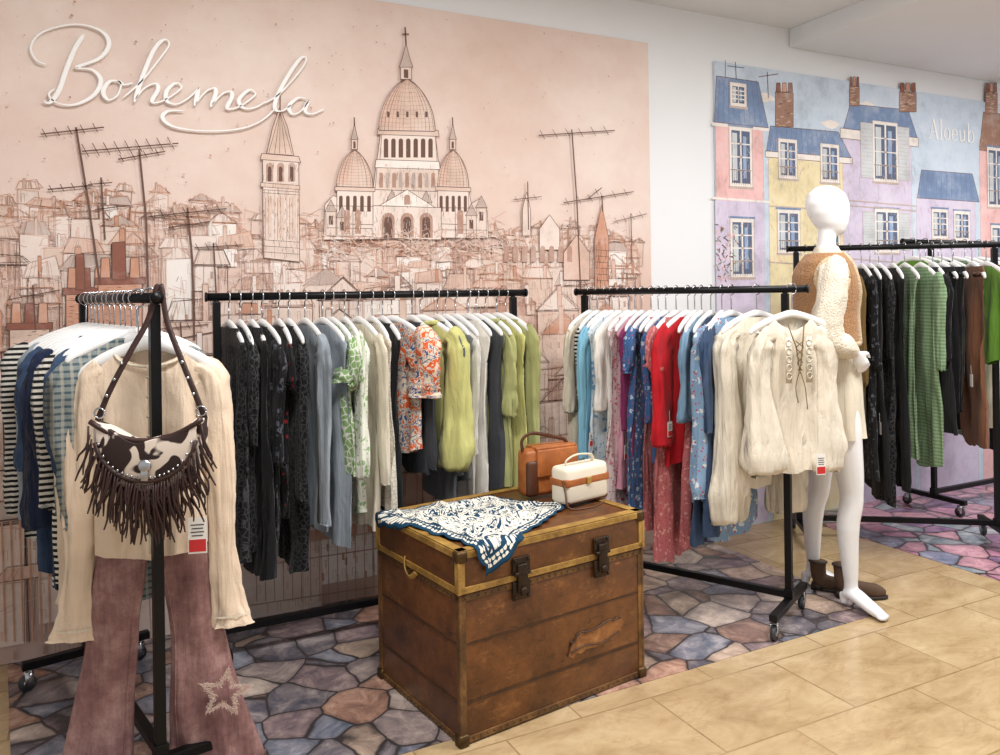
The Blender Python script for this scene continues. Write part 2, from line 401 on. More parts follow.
for k in range(6): A.line([(594,250+k*6),(607,251+k*6)],.003,INK,k==0)
for x in range(505,570,9): arch(x,246,262,5,INKL)
for (x0,y0,x1,y1) in((66,290,106,345),(98,280,142,350),(10,325,50,420)):
    shape([(x0,y1),(x0,y0),(x1,y0-1),(x1,y1)],BRICK if x0>60 else TAN,.004)
    A.k+=1
    for q in range(110):
        x=random.uniform(x0,x1-4); y=random.uniform(y0,y1-2); A.line([(x,y),(x+4,y)],.0022,random.choice([INK,ROOF,POT,INKL]),False)
    shape([(x0-3,y0+5),(x0-3,y0-2),(x1+3,y0-3),(x1+3,y0+4)],POT,.003)
    n=3
    for k in range(n):
        cx=x0+(x1-x0)*(k+.5)/n; shape([(cx-5,y0-2),(cx-4,y0-22),(cx+4,y0-22),(cx+5,y0-2)],POT if k%2 else BRICK,.003)
shape([(112,280),(112,243),(125,242),(126,280)],POT,.004); shape([(76,290),(76,255),(84,254),(85,290)],POT,.004)
A.k+=1
for x in range(2,60,7): A.line([(x,352),(x+3,470)],.005,INK,False)
for y in(352,366,410,470,520): A.line([(0,y),(62,y-8)],.007,INK,False)
for x in range(2,50,9): A.line([(x,520),(x+4,640)],.006,BRICK,False)
A.k+=1
for x in range(255,380,9): A.line([(x,520),(x+1,600)],.004,INKL,False)
for y in(520,560,598): A.line([(250,y+6),(385,y-14)],.006,INKL,False)
for x in range(522,572,7): A.line([(x,372),(x+1,480)],.004,INKL,False)
for y in(372,392,440): A.line([(520,y),(575,y-8)],.005,INKL,False)
def antenna(mast,arms,w=.0085):
    A.line(mast,w,INK)
    for (a,b_,n,l) in arms:
        A.line([a,b_],w*.65,INK,False)
        for k in range(n):
            t=(k+.3)/n; x=a[0]+(b_[0]-a[0])*t; y=a[1]+(b_[1]-a[1])*t
            A.line([(x-l*.5,y-l),(x+l*.5,y+l*.8)],w*.4,INK,False)
antenna([(76,128),(88,200),(100,285)],[((41,135),(104,128),5,5),((48,190),(92,186),4,4)])
antenna([(139,150),(146,220),(148,292)],[((82,152),(178,144),9,7),((118,160),(165,152),4,4)])
antenna([(101,178),(105,240)],[((88,185),(112,183),2,3),((95,210),(128,206),2,3)],.007)
antenna([(187,208),(192,260),(194,340)],[((148,217),(226,209),7,6),((168,228),(210,222),3,4)])
antenna([(213,243),(216,300)],[((194,248),(243,245),5,4)],.007)
antenna([(570,130),(575,200),(579,292)],[((537,136),(613,131),6,5)])
antenna([(600,196),(601,212)],[((562,203),(632,192),6,4),((585,200),(600,188),2,3)],.008)
antenna([(629,214),(630,262)],[((612,222),(645,214),4,4)],.006)
antenna([(526,182),(527,230)],[((512,200),(540,197),3,3)],.006)
antenna([(33,285),(36,330)],[((8,300),(60,290),5,4)],.006)
antenna([(180,322),(182,352)],[((150,330),(208,324),5,4)],.006)
A.k+=1
for q in range(480):
    x,y=random.uniform(0,640),random.uniform(-60,230); r=random.choice([.0015,.002,.003,.005])*random.uniform(.6,1.2); cx,cz=onwall(x,y)
    if cz>2.96 or cx>XR-.02: continue
    A.wpoly([(cx+r*cos(a),cz+r*sin(a)) for a in [2*pi*k/6 for k in range(6)]],random.choice([INKL,BRICK,ROOF,ROOF]),False)
m_mural,nt,bb=newmat('pink_beige_mural_print',.75)
co=coord(nt); n=nd(nt,'ShaderNodeTexNoise',{'Vector':co,'Scale':1.3,'Detail':9.0,'Roughness':.68})
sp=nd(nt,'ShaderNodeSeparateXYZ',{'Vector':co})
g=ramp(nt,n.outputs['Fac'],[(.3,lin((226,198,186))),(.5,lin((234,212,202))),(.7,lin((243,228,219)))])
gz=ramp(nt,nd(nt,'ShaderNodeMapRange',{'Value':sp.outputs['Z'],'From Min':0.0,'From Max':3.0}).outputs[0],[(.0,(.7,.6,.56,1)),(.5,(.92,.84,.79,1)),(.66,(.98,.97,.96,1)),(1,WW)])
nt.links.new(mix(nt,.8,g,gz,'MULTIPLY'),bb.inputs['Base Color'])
mur=empty('wall_mural',(1,YW,0)); tag(mur,'pink-beige sketch mural of rooftops and domed basilica on wall','mural')
def keep(o): 
    o.parent=mur_cur; o.matrix_parent_inverse=Matrix.Translation(-Vector(mur_cur.location)); return o
mur_cur=mur
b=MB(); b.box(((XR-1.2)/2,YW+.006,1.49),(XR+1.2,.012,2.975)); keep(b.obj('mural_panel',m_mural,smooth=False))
keep(A.b.obj('printed_rooftop_drawing',PM,smooth=False))
YART=YW-.002-A.k*1.5e-5
# --- right mural
A=Art()
XL2=onwall(714,60)[0]; XR2=7.4; ZT=2.93
def win(x0,y0,x1,y1,shut=0,rail=1,fr=WHT):
    a=onwall(x0,y0); c=onwall(x1,y1); X0,Z1,X1,Z0=a[0],a[1],c[0],c[1]; w=X1-X0; h=Z1-Z0
    A.wrect(X0-.02,Z0-.02,X1+.02,Z1+.025,fr); A.wline([(X0-.02,Z0-.02),(X0-.02,Z1+.025),(X1+.02,Z1+.025),(X1+.02,Z0-.02)],.003,GRY,False)
    A.wrect(X0,Z0,X1,Z1,WIN)
    A.wrect(X0+w*.04,Z0+h*.05,X0+w*.3,Z0+h*.95,SHUT); A.wrect(X0+w*.62,Z0+h*.1,X0+w*.8,Z0+h*.9,BLUE)
    A.k+=1
    A.wrect(X0+w*.46,Z0,X0+w*.54,Z1,fr,False)
    for k in(1,2,3): A.wrect(X0,Z0+h*k/4-.004,X1,Z0+h*k/4+.004,fr,False)
    A.wrect(X0-.03,Z1+.025,X1+.03,Z1+.037,SLATE,False); A.wrect(X0-.03,Z0-.035,X1+.03,Z0-.02,GRY,False)
    if shut:
        for sgn in(0,1):
            q0=X0-w*.55-.02 if sgn==0 else X1+.02; A.wrect(q0,Z0,q0+w*.55,Z1,SHUT); A.k+=1
            for k in range(14): A.wline([(q0+.01,Z0+h*(k+.5)/14),(q0+w*.55-.01,Z0+h*(k+.5)/14)],.003,GRY,False)
            A.wline([(q0,Z0),(q0,Z1),(q0+w*.55,Z1),(q0+w*.55,Z0),(q0,Z0)],.004,GRY,False)
    if rail:
        A.k+=1
        for k in range(9): A.wline([(X0+w*k/8,Z0-.01),(X0+w*k/8,Z0+h*.25)],.003,INK,False)
        A.wline([(X0-.01,Z0+h*.25),(X1+.01,Z0+h*.25)],.005,INK,False)
def ol(x0,y0,x1,y1,m,lm=GRY):
    X0,Z1,X1,Z0=A.rect(x0,y0,x1,y1,m); A.wline([(X0,Z0),(X0,Z1),(X1,Z1),(X1,Z0)],.004,lm)
A.wrect(XL2,0,XR2,ZT,SKY)
for q in range(50):
    cx=random.uniform(XL2+.3,XR2-.5); cz=random.uniform(2.3,2.78); r=random.uniform(.05,.14)
    if cx>5.2: continue
    A.wpoly([(cx+r*1.6*cos(a)*(1+.15*sin(3*a+q)),cz+r*.5*sin(a)*(1+.2*cos(4*a))) for a in [2*pi*k/18 for k in range(18)]],random.choice([WHT,SKY,SKY]))
ol(715,120,768,520,PINK); ol(768,150,848,520,CREAM); ol(842,130,916,520,LILAC); ol(916,194,979,520,LILAC); ol(979,140,1040,520,PINK); ol(1040,180,1120,520,CREAM)
A.rect(715,200,768,520,LILAC)
def P4(p,m): A.poly(p,m); W=A.P(p); A.wline(W+[W[0]],.004,INK)
P4([(714,122),(716,76),(758,82),(768,128)],SLATE)
for k in range(9): A.line([(718+k*5.3,124),(719+k*4.6,80)],.0025,WIN,k==0)
A.line([(712,124),(770,130)],.02,WHT); A.line([(712,198),(769,202)],.014,WHT)
P4([(766,152),(770,126),(838,132),(851,158)],SLATE)
for k in range(14): A.line([(769+k*5.6,154),(772+k*4.8,129)],.0025,WIN,k==0)
P4([(842,132),(850,104),(908,110),(917,138)],SLATE); P4([(917,198),(921,170),(972,174),(979,202)],SLATE)
for k in range(11): A.line([(920+k*5.2,199),(923+k*4.6,173)],.0025,WIN,k==0)
P4([(840,138),(840,128),(918,138),(918,147)],WHT); P4([(765,157),(765,151),(852,158),(852,164)],WHT)
P4([(979,150),(983,112),(1035,118),(1042,160)],BRN)
for (x0,y0,x1,y1) in((775,92,793,127),(899,92,916,112),(849,86,859,106),(985,92,997,114)):
    P4([(x0,y1),(x0,y0),(x1,y0+1),(x1,y1)],BRN)
    A.k+=1
    for q in range(30):
        x=random.uniform(x0,x1-3); y=random.uniform(y0,y1-1); A.line([(x,y),(x+3,y)],.003,random.choice([INK,PINK,CREAM]),False)
    for k in range(3): P4([(x0+(x1-x0)*(k+.1)/3,y0),(x0+(x1-x0)*(k+.2)/3,y0-9),(x0+(x1-x0)*(k+.8)/3,y0-9),(x0+(x1-x0)*(k+.9)/3,y0)],POT if k!=1 else BRICK)
A.line([(735,62),(736,80)],.006,WIN); A.line([(727,66),(744,68)],.005,WIN,False)
A.line([(767,72),(768,98)],.006,INK); A.line([(758,77),(778,74)],.005,INK,False); A.line([(725,60),(725,78)],.004,INK,False)
win(732,86,744,104,0,0); win(731,130,750,184,0); win(732,222,752,274,0)
win(780,142,795,176,0); win(822,147,837,180,0); win(779,213,798,250,0); win(820,216,838,252,0)
win(874,124,896,180,1); win(876,212,897,250,1,1)
win(933,212,946,236,0); win(955,214,968,238,0); win(988,150,1004,205,0); win(992,228,1008,262,0)
A.k+=1
for y in(206,262,): A.line([(769,y),(846,y+5)],.008,GRY,False)
for y in(200,205,258): A.line([(843,y),(916,y+6)],.008,GRY,False)
for q in range(900):
    x=random.uniform(716,1000); y=random.uniform(135,290)
    if 916<x<979 and y<200: continue
    A.line([(x,y),(x+random.uniform(-3,3),y+random.uniform(2,9))],.002,random.choice([WHT,GRY,SHUT,PINK]),q%100==0)
for q in range(80):
    x=random.uniform(716,735); y=random.uniform(225,285)
    A.line([(x,y),(x+random.uniform(-4,4),y+random.uniform(-5,5))],.006,random.choice([GREEN,INK,PINK]),q%20==0)
keepA=A
# serif lettering "Aloeub"
lx,lz=onwall(929,138); rx_=onwall(975,142)[0]; u_=(rx_-lx)/5.9; A=Art(); A.k=keepA.k+6
def LT(pts,w): A.wline([(lx+x*u_,lz+z*u_*1.05) for x,z in pts],[q*u_ for q in w] if hasattr(w,'__len__') else w*u_,0)
def ring(cx,cz,rx,rz,a0=0,a1=360,n=24):
    P=[];w=[]
    for k in range(n+1):
        a=radians(a0+(a1-a0)*k/n); P.append((cx+rx*cos(a),cz+rz*sin(a))); w.append(.06+.14*abs(cos(a)))
    LT(P,w)
LT([(0.05,0),(.5,1.5)],.08); LT([(.5,1.5),(1.0,0)],.2); LT([(.22,.5),(.8,.5)],.07); LT([(-.12,0),(.24,0)],.07); LT([(.8,0),(1.2,0)],.07)
LT([(1.45,0),(1.45,1.55)],.18); LT([(1.26,0),(1.66,0)],.07); LT([(1.28,1.52),(1.5,1.55)],.07)
ring(2.2,.45,.33,.45)
ring(3.15,.45,.31,.45,0,320); LT([(2.86,.47),(3.46,.47)],.07)
LT([(3.85,.9),(3.85,.3),(3.95,.06),(4.15,0),(4.35,.15)],.14); LT([(4.4,.9),(4.4,0),(4.55,0)],.16)
LT([(4.95,1.55),(4.95,0)],.17); ring(5.3,.45,.33,.45,-150,150)
mur2=empty('wall_mural',(5,YW,0)); tag(mur2,'pastel watercolour mural of townhouse facades with windows on wall','mural'); mur_cur=mur2
m_sky=solid('pale_sky_print',(214,222,232),.7,var=.03); m_let=solid('white_letter_print',(250,250,248),.5,var=.01)
b=MB(); b.box(((XL2+XR2)/2,YW+.006,1.465),(XR2-XL2,.012,2.93)); keep(b.obj('mural_panel',m_sky,smooth=False))
keep(keepA.b.obj('printed_facade_drawing',PM2,smooth=False)); keep(A.b.obj('printed_lettering',m_let,smooth=False))
# --- script sign
m_white=solid('white_raised_letter',(253,252,251),.4,var=.005)
def mx_(pts): return [((124+(x-124)*1.245) if x>124 else x, y+max(0,(x-124))*.03) for x,y in pts]
strokes=[
[(47,66),(37,62),(31,50),(38,37),(56,29),(80,26),(102,33),(109,46),(99,60),(76,69),(92,71),(101,82),(93,97),(74,106),(57,104),(49,96),(55,90)],
[(84,36),(75,50),(66,72),(59,92),(50,104),(44,102)],
[(118,82),(109,83),(103,93),(108,101),(117,97),(121,86),(118,82),(124,86),(133,84)],
mx_([(123,99),(138,82),(152,60),(160,45),(156,40),(148,50),(139,76),(132,103)]),
mx_([(133,100),(140,89),(149,84),(151,90),(146,102),(153,102),(163,95),(170,87),(165,83),(158,91),(158,101),(166,104),(176,97),(184,87)]),
mx_([(184,87),(180,105)]),mx_([(181,103),(189,91),(196,87),(197,93),(193,106)]),mx_([(194,104),(202,93),(209,90),(210,96),(206,107),(214,106),(222,100),(229,92),(224,88),(216,97),(217,104),(223,107),(231,104),(237,99)]),
[(184,112),(168,112),(162,119),(174,128),(205,132),(238,130),(260,122),(274,110)],
[(262,105),(276,97),(289,84),(302,68),(305,59),(299,60),(287,77),(276,98),(274,110),(281,112),(290,106)],
[(306,100),(297,99),(288,107),(291,115),(300,112),(308,101)],[(308,101),(304,112),(311,115),(323,110)],
]
yl=YART-.006
b=MB()
for st in strokes:
    pts=[]
    for p in catmull([(x,y,0) for x,y in st],10):
        X,Z=onwall(p.x,p.y); pts.append(Vector((X,yl,Z)))
    for _ in range(3): pts=[pts[0]]+[(pts[i-1]+pts[i]*2+pts[i+1])/4 for i in range(1,len(pts)-1)]+[pts[-1]]
    n=len(pts); rad=[]
    for i in range(n):
        t=(pts[min(n-1,i+1)]-pts[max(0,i-1)]).normalized(); rad.append(.0032+.0088*max(0,(-t.z*.75) if t.z<0 else t.z*.12))
    for _ in range(6): rad=[(rad[max(0,i-1)]+rad[i]+rad[min(n-1,i+1)])/3 for i in range(n)]
    for i in range(n): rad[i]*=min(1,.35+min(i,n-1-i)*.2)
    vs=[]
    for i in range(n):
        t=(pts[min(n-1,i+1)]-pts[max(0,i-1)]).normalized(); w=Vector((-t.z,0,t.x))*rad[i]
        for s_,d_ in((-1,0),(-1,-.005),(-.7,-.007),(.7,-.007),(1,-.005),(1,0)): q=pts[i]+w*s_; vs.append((q.x,q.y+d_+.006,q.z))
    b.add(vs,[(i*6+k,i*6+k+1,(i+1)*6+k+1,(i+1)*6+k) for i in range(n-1) for k in range(5)]+[tuple(range(6)),tuple((n-1)*6+k for k in range(6))])
o=b.obj('wall_lettering',m_white,smooth=False); tag(o,'raised white script lettering mounted on the pink mural','sign')
# ---------------------------------------------------------------- racks
m_black=solid('black_powder_coated_steel',(22,22,24),.4,.6,var=.1,bs=.05)
m_rubber=solid('grey_caster_rubber',(60,62,66),.5,0)
m_chrome=solid('steel_metal',(190,190,195),.25,.95,var=.03)
def rack(p0,p1,h,over=(.05,.05),foot=.25,label=''):
    p0=Vector((*p0,0)); p1=Vector((*p1,0)); d=p1-p0; L=d.length; yaw=math.atan2(d.y,d.x)
    e=empty('clothes_rack',p0,yaw); tag(e,label,'clothes rack')
    b=MB(); b.tube([(-over[0],0,h),(L+over[1],0,h)],.0165,14,sq=(1,1)); 
    for x in(-over[0],L+over[1]): b.tube([(x-.004,0,h),(x+.004,0,h)],.02,14)
    b.obj('rail',m_black,e)
    for x in(0,L):
        b=MB(); b.box((x,0,(h-.02+.11)/2),(.03,.03,h-.13)); b.tube([(x,0,h-.03),(x,0,h+.0)],.012,10); b.box((x,0,.135),(.04,.04,.04)); b.obj('post',m_black,e,False,.002)
        b=MB(); b.box((x,0,.1),(.035,foot*2,.03)); ft=b.obj('foot',m_black,e,False,.003)
        for s in(-1,1):
            b=MB(); y=s*(foot-.03)
            b.tube([(x,y,.085),(x,y,.065)],.009,8,1)
            b.box((x-.014,y+.006,.052),(.003,.03,.05),1); b.box((x+.014,y+.006,.052),(.003,.03,.05),1); b.box((x,y+.006,.076),(.03,.03,.004),1)
            b.tube([(x-.01,y+.012,.034),(x+.01,y+.012,.034)],.0305,18,0); b.tube([(x-.0115,y+.012,.034),(x+.0115,y+.012,.034)],.013,12,1)
            b.obj('caster',[m_rubber,m_chrome],ft)
    b=MB(); b.box((L/2,0,.13),(L-.03,.03,.03)); b.obj('base_bar',m_black,e,False,.002)
    return dict(p0=p0,d=d.normalized(),L=L,yaw=yaw,h=h)
RA=rack((.427,3.46),(1.80,3.46),1.5,(.04,.07),.22,'black steel clothes rack with blouses and tops by the mural')
RB=rack((2.75,2.64),(2.27,3.55),1.5,(.10,.05),.24,'black steel clothes rack with blue, pink and red garments')
RL=rack((.146,2.63),(-.06,3.60),1.5,(.03,.05),.23,'black steel clothes rack with a fringed bag on its end')
RR=rack((4.63,2.86),(3.74,3.50),1.74,(.04,.05),.24,'black steel clothes rack behind the mannequin with dark garments')
RS=rack((4.98,3.5),(6.2,3.5),1.80,(.28,.05),.22,'tall black steel clothes rack beside the pastel mural')
# ---------------------------------------------------------------- hanger template
m_hang=solid('white_plastic',(242,242,242),.35,var=.02)
b=MB()
P=catmull([(-.205,0,-.085),(-.19,0,-.066),(-.13,0,-.036),(-.06,0,-.012),(0,0,0),(.06,0,-.012),(.13,0,-.036),(.19,0,-.066),(.205,0,-.085)],4)
b.tube(P,[.008,.014,.016,.016,.018,.016,.016,.014,.008],8,sq=(1.0,.6),up=(0,0,1))
b.tube([(-.195,0,-.078),(-.1,0,-.082),(.1,0,-.082),(.195,0,-.078)],.004,6)
hb=b.obj('coat_hanger',m_hang)
b=MB(); b.tube([(0,0,-.005),(0,0,.04),(0,0,.085)]+[(.0245*sin(a),0,.110-.0245*cos(a)) for a in [pi*k/10 for k in range(0,15)]],.0028,6); hk=b.obj('hook',m_chrome,hb)
first=[True]
def hanger(loc,yaw,group,label='white plastic hanger on a black rack rail',sz=1):
    if first[0]:
        first[0]=False; h=hb
    else:
        h=hb.copy(); S.collection.objects.link(h)
        k=hk.copy(); k.parent=h; S.collection.objects.link(k)
    h.location=loc; h.rotation_euler=(0,0,yaw); h.scale=(1,1,sz); tag(h,label,'hanger',group); return h
# ---------------------------------------------------------------- garments
def NZ(x,y,z): return noise.noise(Vector((x,y,z)))
def body_mesh(W,L,T,neck,flare=1.0,amp=.012,sh=.075,N=60,sink=0,kf=1.0,crush=1.0,ruf=0):
    b=MB(); rows=[0,.012,.028,.045,.06,sh,sh+.02,sh+.045]; z=sh+.045
    while z<L-.022: z+=.027; rows.append(min(z,L))
    rows[-1]=L
    sd=random.uniform(0,50); vs=[]; lean=random.uniform(-.014,.014); tilt=random.uniform(-.06,.06)*L; shirt=random.uniform(0,.04)
    for z in rows:
        if z<=sh:
            s=max(0,z/sh); hw=neck+(W/2-neck)*s**.95; ht=.013+(T*.34-.013)*s; q=0
        else:
            s=(z-sh)/(L-sh); q=s
            hw=W/2*(1+(flare-1)*s)-.02*min(1,s*8)-.020*sin(pi*min(1,s*1.5))+.012*NZ(sd,z*2.5,1); ht=T/2*(.62+.3*s)
        am=amp*min(1,.25+q*1.8) if q else 0
        for j in range(N):
            th=2*pi*j/N; c,d=cos(th),sin(th); sd_=1 if d>0 else -1
            x=hw*math.copysign(abs(c)**.75,c); y=ht*math.copysign(abs(d)**.7,d)
            f=NZ(x*17*kf+sd,sd_*.7,z*1.3+sd); f=math.copysign(abs(f)**.7,f)
            g=NZ(x*8*kf+sd+9,3,z*1.2); h_=NZ(x*40*kf+sd,sd_*2,z*2.2+3)
            y+=am*(1.7*f+1.9*g+.5*h_)*(1 if q else 0)
            if q: 
                y+=.006*crush*NZ(x*14+sd,sd_*2,z*7)*min(1,q*6)+.0025*crush*NZ(x*34,sd_*4+sd,z*20)
                y+=lean*q
                if ruf and q>.82: y+=ruf*sin(x*95+sd)*(q-.82)/.18
            zz=-z
            if sink and z<sh*.9 and d<0: zz-=sink*(1-abs(x)/max(neck,.01))**.5*(1-z/sh) if abs(x)<neck else 0
            zz-=(.026*NZ(x*6+sd,2,1)+.010*NZ(x*20,sd,2)+tilt*x*2-shirt*abs(x)/(W/2))*q**2
            vs.append((x,y,zz))
    fs=[]
    for i in range(len(rows)-1):
        for j in range(N):
            k=(j+1)%N; fs.append((i*N+j,i*N+k,(i+1)*N+k,(i+1)*N+j))
    b.add(vs,fs); return b
def sleeve_mesh(sx,W,Ls,r0=.062,r1=.04,sq=.5,out=.01,fwd=0,puff=0,n=22,ph=0,crk=.3,bend=0):
    x0=W/2
    P=catmull([(sx*(x0-.055),0,-.068),(sx*(x0-.018),0,-.10),(sx*(x0-.006+out),fwd*.3,-.2),(sx*(x0+out*1.2-.016),fwd*.7,-.2-(Ls-.2)*.5),(sx*(x0+out*.9-.014+bend),fwd,-Ls+.02),(sx*(x0+out*.9-.014+bend),fwd,-Ls)],8)
    m=len(P); rad=[]
    for i in range(m):
        t=i/(m-1); r=r0*.6+(r0*.4)*min(1,t*4); r=r+(r1-r0)*max(0,(t-.25)/.75)+puff*math.exp(-((t-.76)/.17)**2)
        rad.append(r)
    if puff: rad[-1]=r1*.85; rad[-2]=r1*.8; rad[-3]=r1*.62; rad[-4]=r1*.9
    b=MB(); b.tube(P,rad,n,sq=(1.0,sq),up=(1,0,0),ph=ph,crk=crk,caps=False); return b
FB={}
def fb(key,desc,*a,**k): FB[key]=(desc,fabric(key+'_fabric',*a,**k))
fb('blacklace','black lace','lace',(20,20,22),(66,66,70),sc=45)
fb('black','black','plain',(24,24,27))
fb('blackfloral','black floral','floral',(26,26,30),(88,92,102),(44,44,50),sc=26)
fb('blackred','black and red printed','floral',(24,24,26),(30,30,34),(150,34,40),sc=14)
fb('bluegrey','pale blue-grey jersey','plain',(158,168,178))
fb('grey','grey marl','denim',(98,102,108),(124,128,134))
fb('darkgrey','charcoal grey','plain',(66,68,74))
fb('greenlace','green and white patterned','lace',(140,176,112),(240,240,230),sc=34)
fb('mint','pale green and white','floral',(232,234,220),(150,182,130),(190,206,170),sc=28)
fb('cream','cream','plain',(230,220,200))
fb('offwhite','off-white','plain',(240,236,228))
fb('ivory','ivory crinkled cotton','plain',(236,226,208),wrk=.7)
fb('creamlace','cream lace','lace',(236,230,216),(206,196,178),sc=50)
fb('boho','multicoloured floral','blotch',(232,216,196),(226,98,48),(70,92,144),sc=24)
fb('pistachio','pistachio green','plain',(208,206,134))
fb('olive','pale olive green','plain',(180,182,124))
fb('sage','sage green striped','stripe',(120,150,110),(150,176,142),sc=16)
fb('stripe','black and white striped','stripe',(28,28,32),(226,222,214),sc=16)
fb('lightblue','light blue','plain',(134,192,218))
fb('skyblue','sky blue and white','floral',(222,232,238),(112,160,200),(150,190,215),sc=26)
fb('denimlight','light blue denim','denim',(116,150,182),(150,180,204))
fb('denimdark','dark blue denim','denim',(44,62,92),(74,96,128))
fb('bluefloral','blue floral','floral',(66,100,150),(180,200,220),(190,80,90),sc=30)
fb('lbfloral','light blue floral','floral',(140,172,204),(226,232,236),(190,90,100),sc=24)
fb('navy','navy blue','plain',(34,44,72))
fb('pink','pink','plain',(230,166,186))
fb('magenta','magenta purple','plain',(134,48,98))
fb('rose','rose patterned','floral',(196,110,112),(222,162,156),(150,70,80),sc=40)
fb('pinkwhite','pink and white printed','floral',(240,224,222),(220,130,150),(200,90,110),sc=30)
fb('red','bright red','plain',(196,28,40))
fb('coral','coral orange','plain',(214,110,84))
fb('khaki','khaki brown','plain',(124,100,60))
fb('brown','brown suede','plain',(120,80,58))
fb('green','leaf green','plain',(104,150,56))
fb('plaid','grey and teal plaid','check',(134,142,140),(76,94,104),(186,180,166),sc=15)
fb('teal','dusty teal','plain',(96,128,132))
m_button=solid('button_plastic',(220,210,190),.3)
m_tagw=solid('tag_white_card',(242,240,236),.5,var=.02); m_tagr=solid('tag_red_card',(204,44,46),.5,var=.02)
def pricetag(parent,x,y,z,w=.05,h=.1):
    b=MB(); b.box((x,y,z),(w,.0016,h),0); b.box((x,y-.0012,z-h*.28),(w*.9,.001,h*.34),1)
    for k in range(4): b.box((x,y-.0012,z+h*(.3-.1*k)),(w*(.7-.1*(k%2)),.001,h*.025),2)
    b.tube([(x,y,z+h/2-.006),(x,y+.002,z+h/2+.05)],.0007,5,0)
    return b.obj('price_tag',[m_tagw,m_tagr,m_black],parent,False)
def garment(kind,key,loc,yaw,W=.42,L=.8,sl='l',neck=.085,T=.042,flare=None,amp=.013,group=None,rackdesc='black rack',Ls=None,puff=0,collar=False,r0=.050,sq=.34,sink=0,out=.002,crk=.36,tagged=False,kf=1.0,bend=0,crush=1.0,ruf=0):
    desc,mat=FB[key]; seed=random.random()*10
    if flare is None: flare=random.uniform(.85,1.14) if kind!='dress' else random.uniform(1.0,1.28)
    sh=.075 if kind not in('skirt','trousers') else .03
    if kind in('skirt','trousers'): neck=W/2-.02
    if kind=='dress' and random.random()<.5: ruf=.008
    ob=body_mesh(W,L,T,neck,flare,amp,sh=sh,sink=sink,kf=kf*random.uniform(.75,1.15),crush=crush,ruf=ruf).obj(kind,mat,None,loc=loc,rot=(0,0,yaw))
    lb='%s %s hanging on the %s'%(desc,kind,rackdesc); tag(ob,lb,kind,group)
    if sl in('l','s'):
        Ls=Ls or (min(L-.04,random.uniform(.44,.70)) if sl=='l' else random.uniform(.2,.28))
        if sl=='l' and not puff and random.random()<.3: puff=.02
        for sx in(-1,1):
            sleeve_mesh(sx,W,Ls,r0,r0*.66 if sl=='l' else r0*.95,sq,out,random.uniform(-.012,.012),puff,ph=seed+sx,crk=crk,bend=bend).obj('sleeve',mat,ob)
    if collar:
        b=MB(); P=[(neck*1.05*cos(a),.03*sin(a),-.002-.012*(1-abs(cos(a)))) for a in [2*pi*k/20 for k in range(21)]]
        b.tube(P,.011,6,sq=(1,.5),up=(0,0,1),caps=False); b.obj('collar',mat,ob)
    if tagged: pricetag(ob,-W/2+.02,-.03,-L*.75,.035,.07)
    return ob
def fill(R,items,group,rackdesc,t0=.03,t1=.97,side=1,jit=.09,base=0):
    n=len(items); ws=[(dict(it[2]).pop('sp',1+.5*random.random())) for it in items]; tot=sum(ws[:-1]); acc=0
    for i,it in enumerate(items):
        kw=dict(it[2]); kw.pop('sp',0)
        t=t0+(t1-t0)*acc/tot; acc+=ws[i]; dy=kw.pop('yaw',base)
        p=R['p0']+R['d']*(R['L']*t); yaw=R['yaw']-pi/2*side+random.uniform(-jit,jit)+dy
        hanger((p.x,p.y,R['h']-.11),yaw,'white hangers on the '+rackdesc)
        kw.setdefault('W',random.uniform(.35,.49)); kw['tagged']=random.random()<.2; kw.setdefault('neck',random.uniform(.08,.12)); kw['L']*=random.uniform(.92,1.05)
        garment(it[0],it[1],(p.x,p.y,R['h']-.11-.016),yaw,group=group,rackdesc=rackdesc,**kw)
L_=lambda L,**k: dict(L=L,**k)
A_items=[('dress','blacklace',L_(.98,neck=.13,sl='n')),('blouse','blacklace',L_(.88,r0=.065)),('dress','black',L_(1.04,neck=.14,sl='n')),('blouse','blackfloral',L_(.94,r0=.062,sp=1.9)),('dress','blackred',L_(.86,neck=.12,sl='s')),('blouse','blacklace',L_(1.0,sp=1.9,r0=.062)),
('sweater','bluegrey',L_(.84,neck=.09,Ls=.8,r0=.064,sp=2.1,yaw=.2)),('sweater','bluegrey',L_(.92,sl='n')),('blouse','greenlace',L_(.70,sl='s',r0=.062,sp=1.5)),('blouse','mint',L_(.8,sp=1.7,r0=.06)),('cardigan','cream',L_(.94,sp=1.7)),('blouse','creamlace',L_(.84,neck=.12,sl='n')),('dress','black',L_(.84,sl='n',neck=.12)),
('blouse','boho',L_(.58,sl='s',W=.44,r0=.09,sq=.5,yaw=.42,sp=2.6,Ls=.32,T=.05,ruf=.012)),('blouse','darkgrey',L_(.74,neck=.12)),('shirt','pistachio',L_(.66,collar=True,W=.46,puff=.038,r0=.062,sq=.5,yaw=.32,sp=2.3,T=.055,Ls=.64)),('sweater','grey',L_(.84)),('blouse','grey',L_(.72,sl='n')),
('blouse','offwhite',L_(.88,sp=1.8)),('cardigan','offwhite',L_(.9,sl='n')),('shirt','darkgrey',L_(.80,sl='n')),('shirt','olive',L_(.82,collar=True,sp=1.6)),('blouse','pistachio',L_(.90,sl='n')),('shirt','olive',L_(.9,r0=.06))]
fill(RA,A_items,'tops on the rack by the mural','rack by the mural',.035,.97,base=.08)
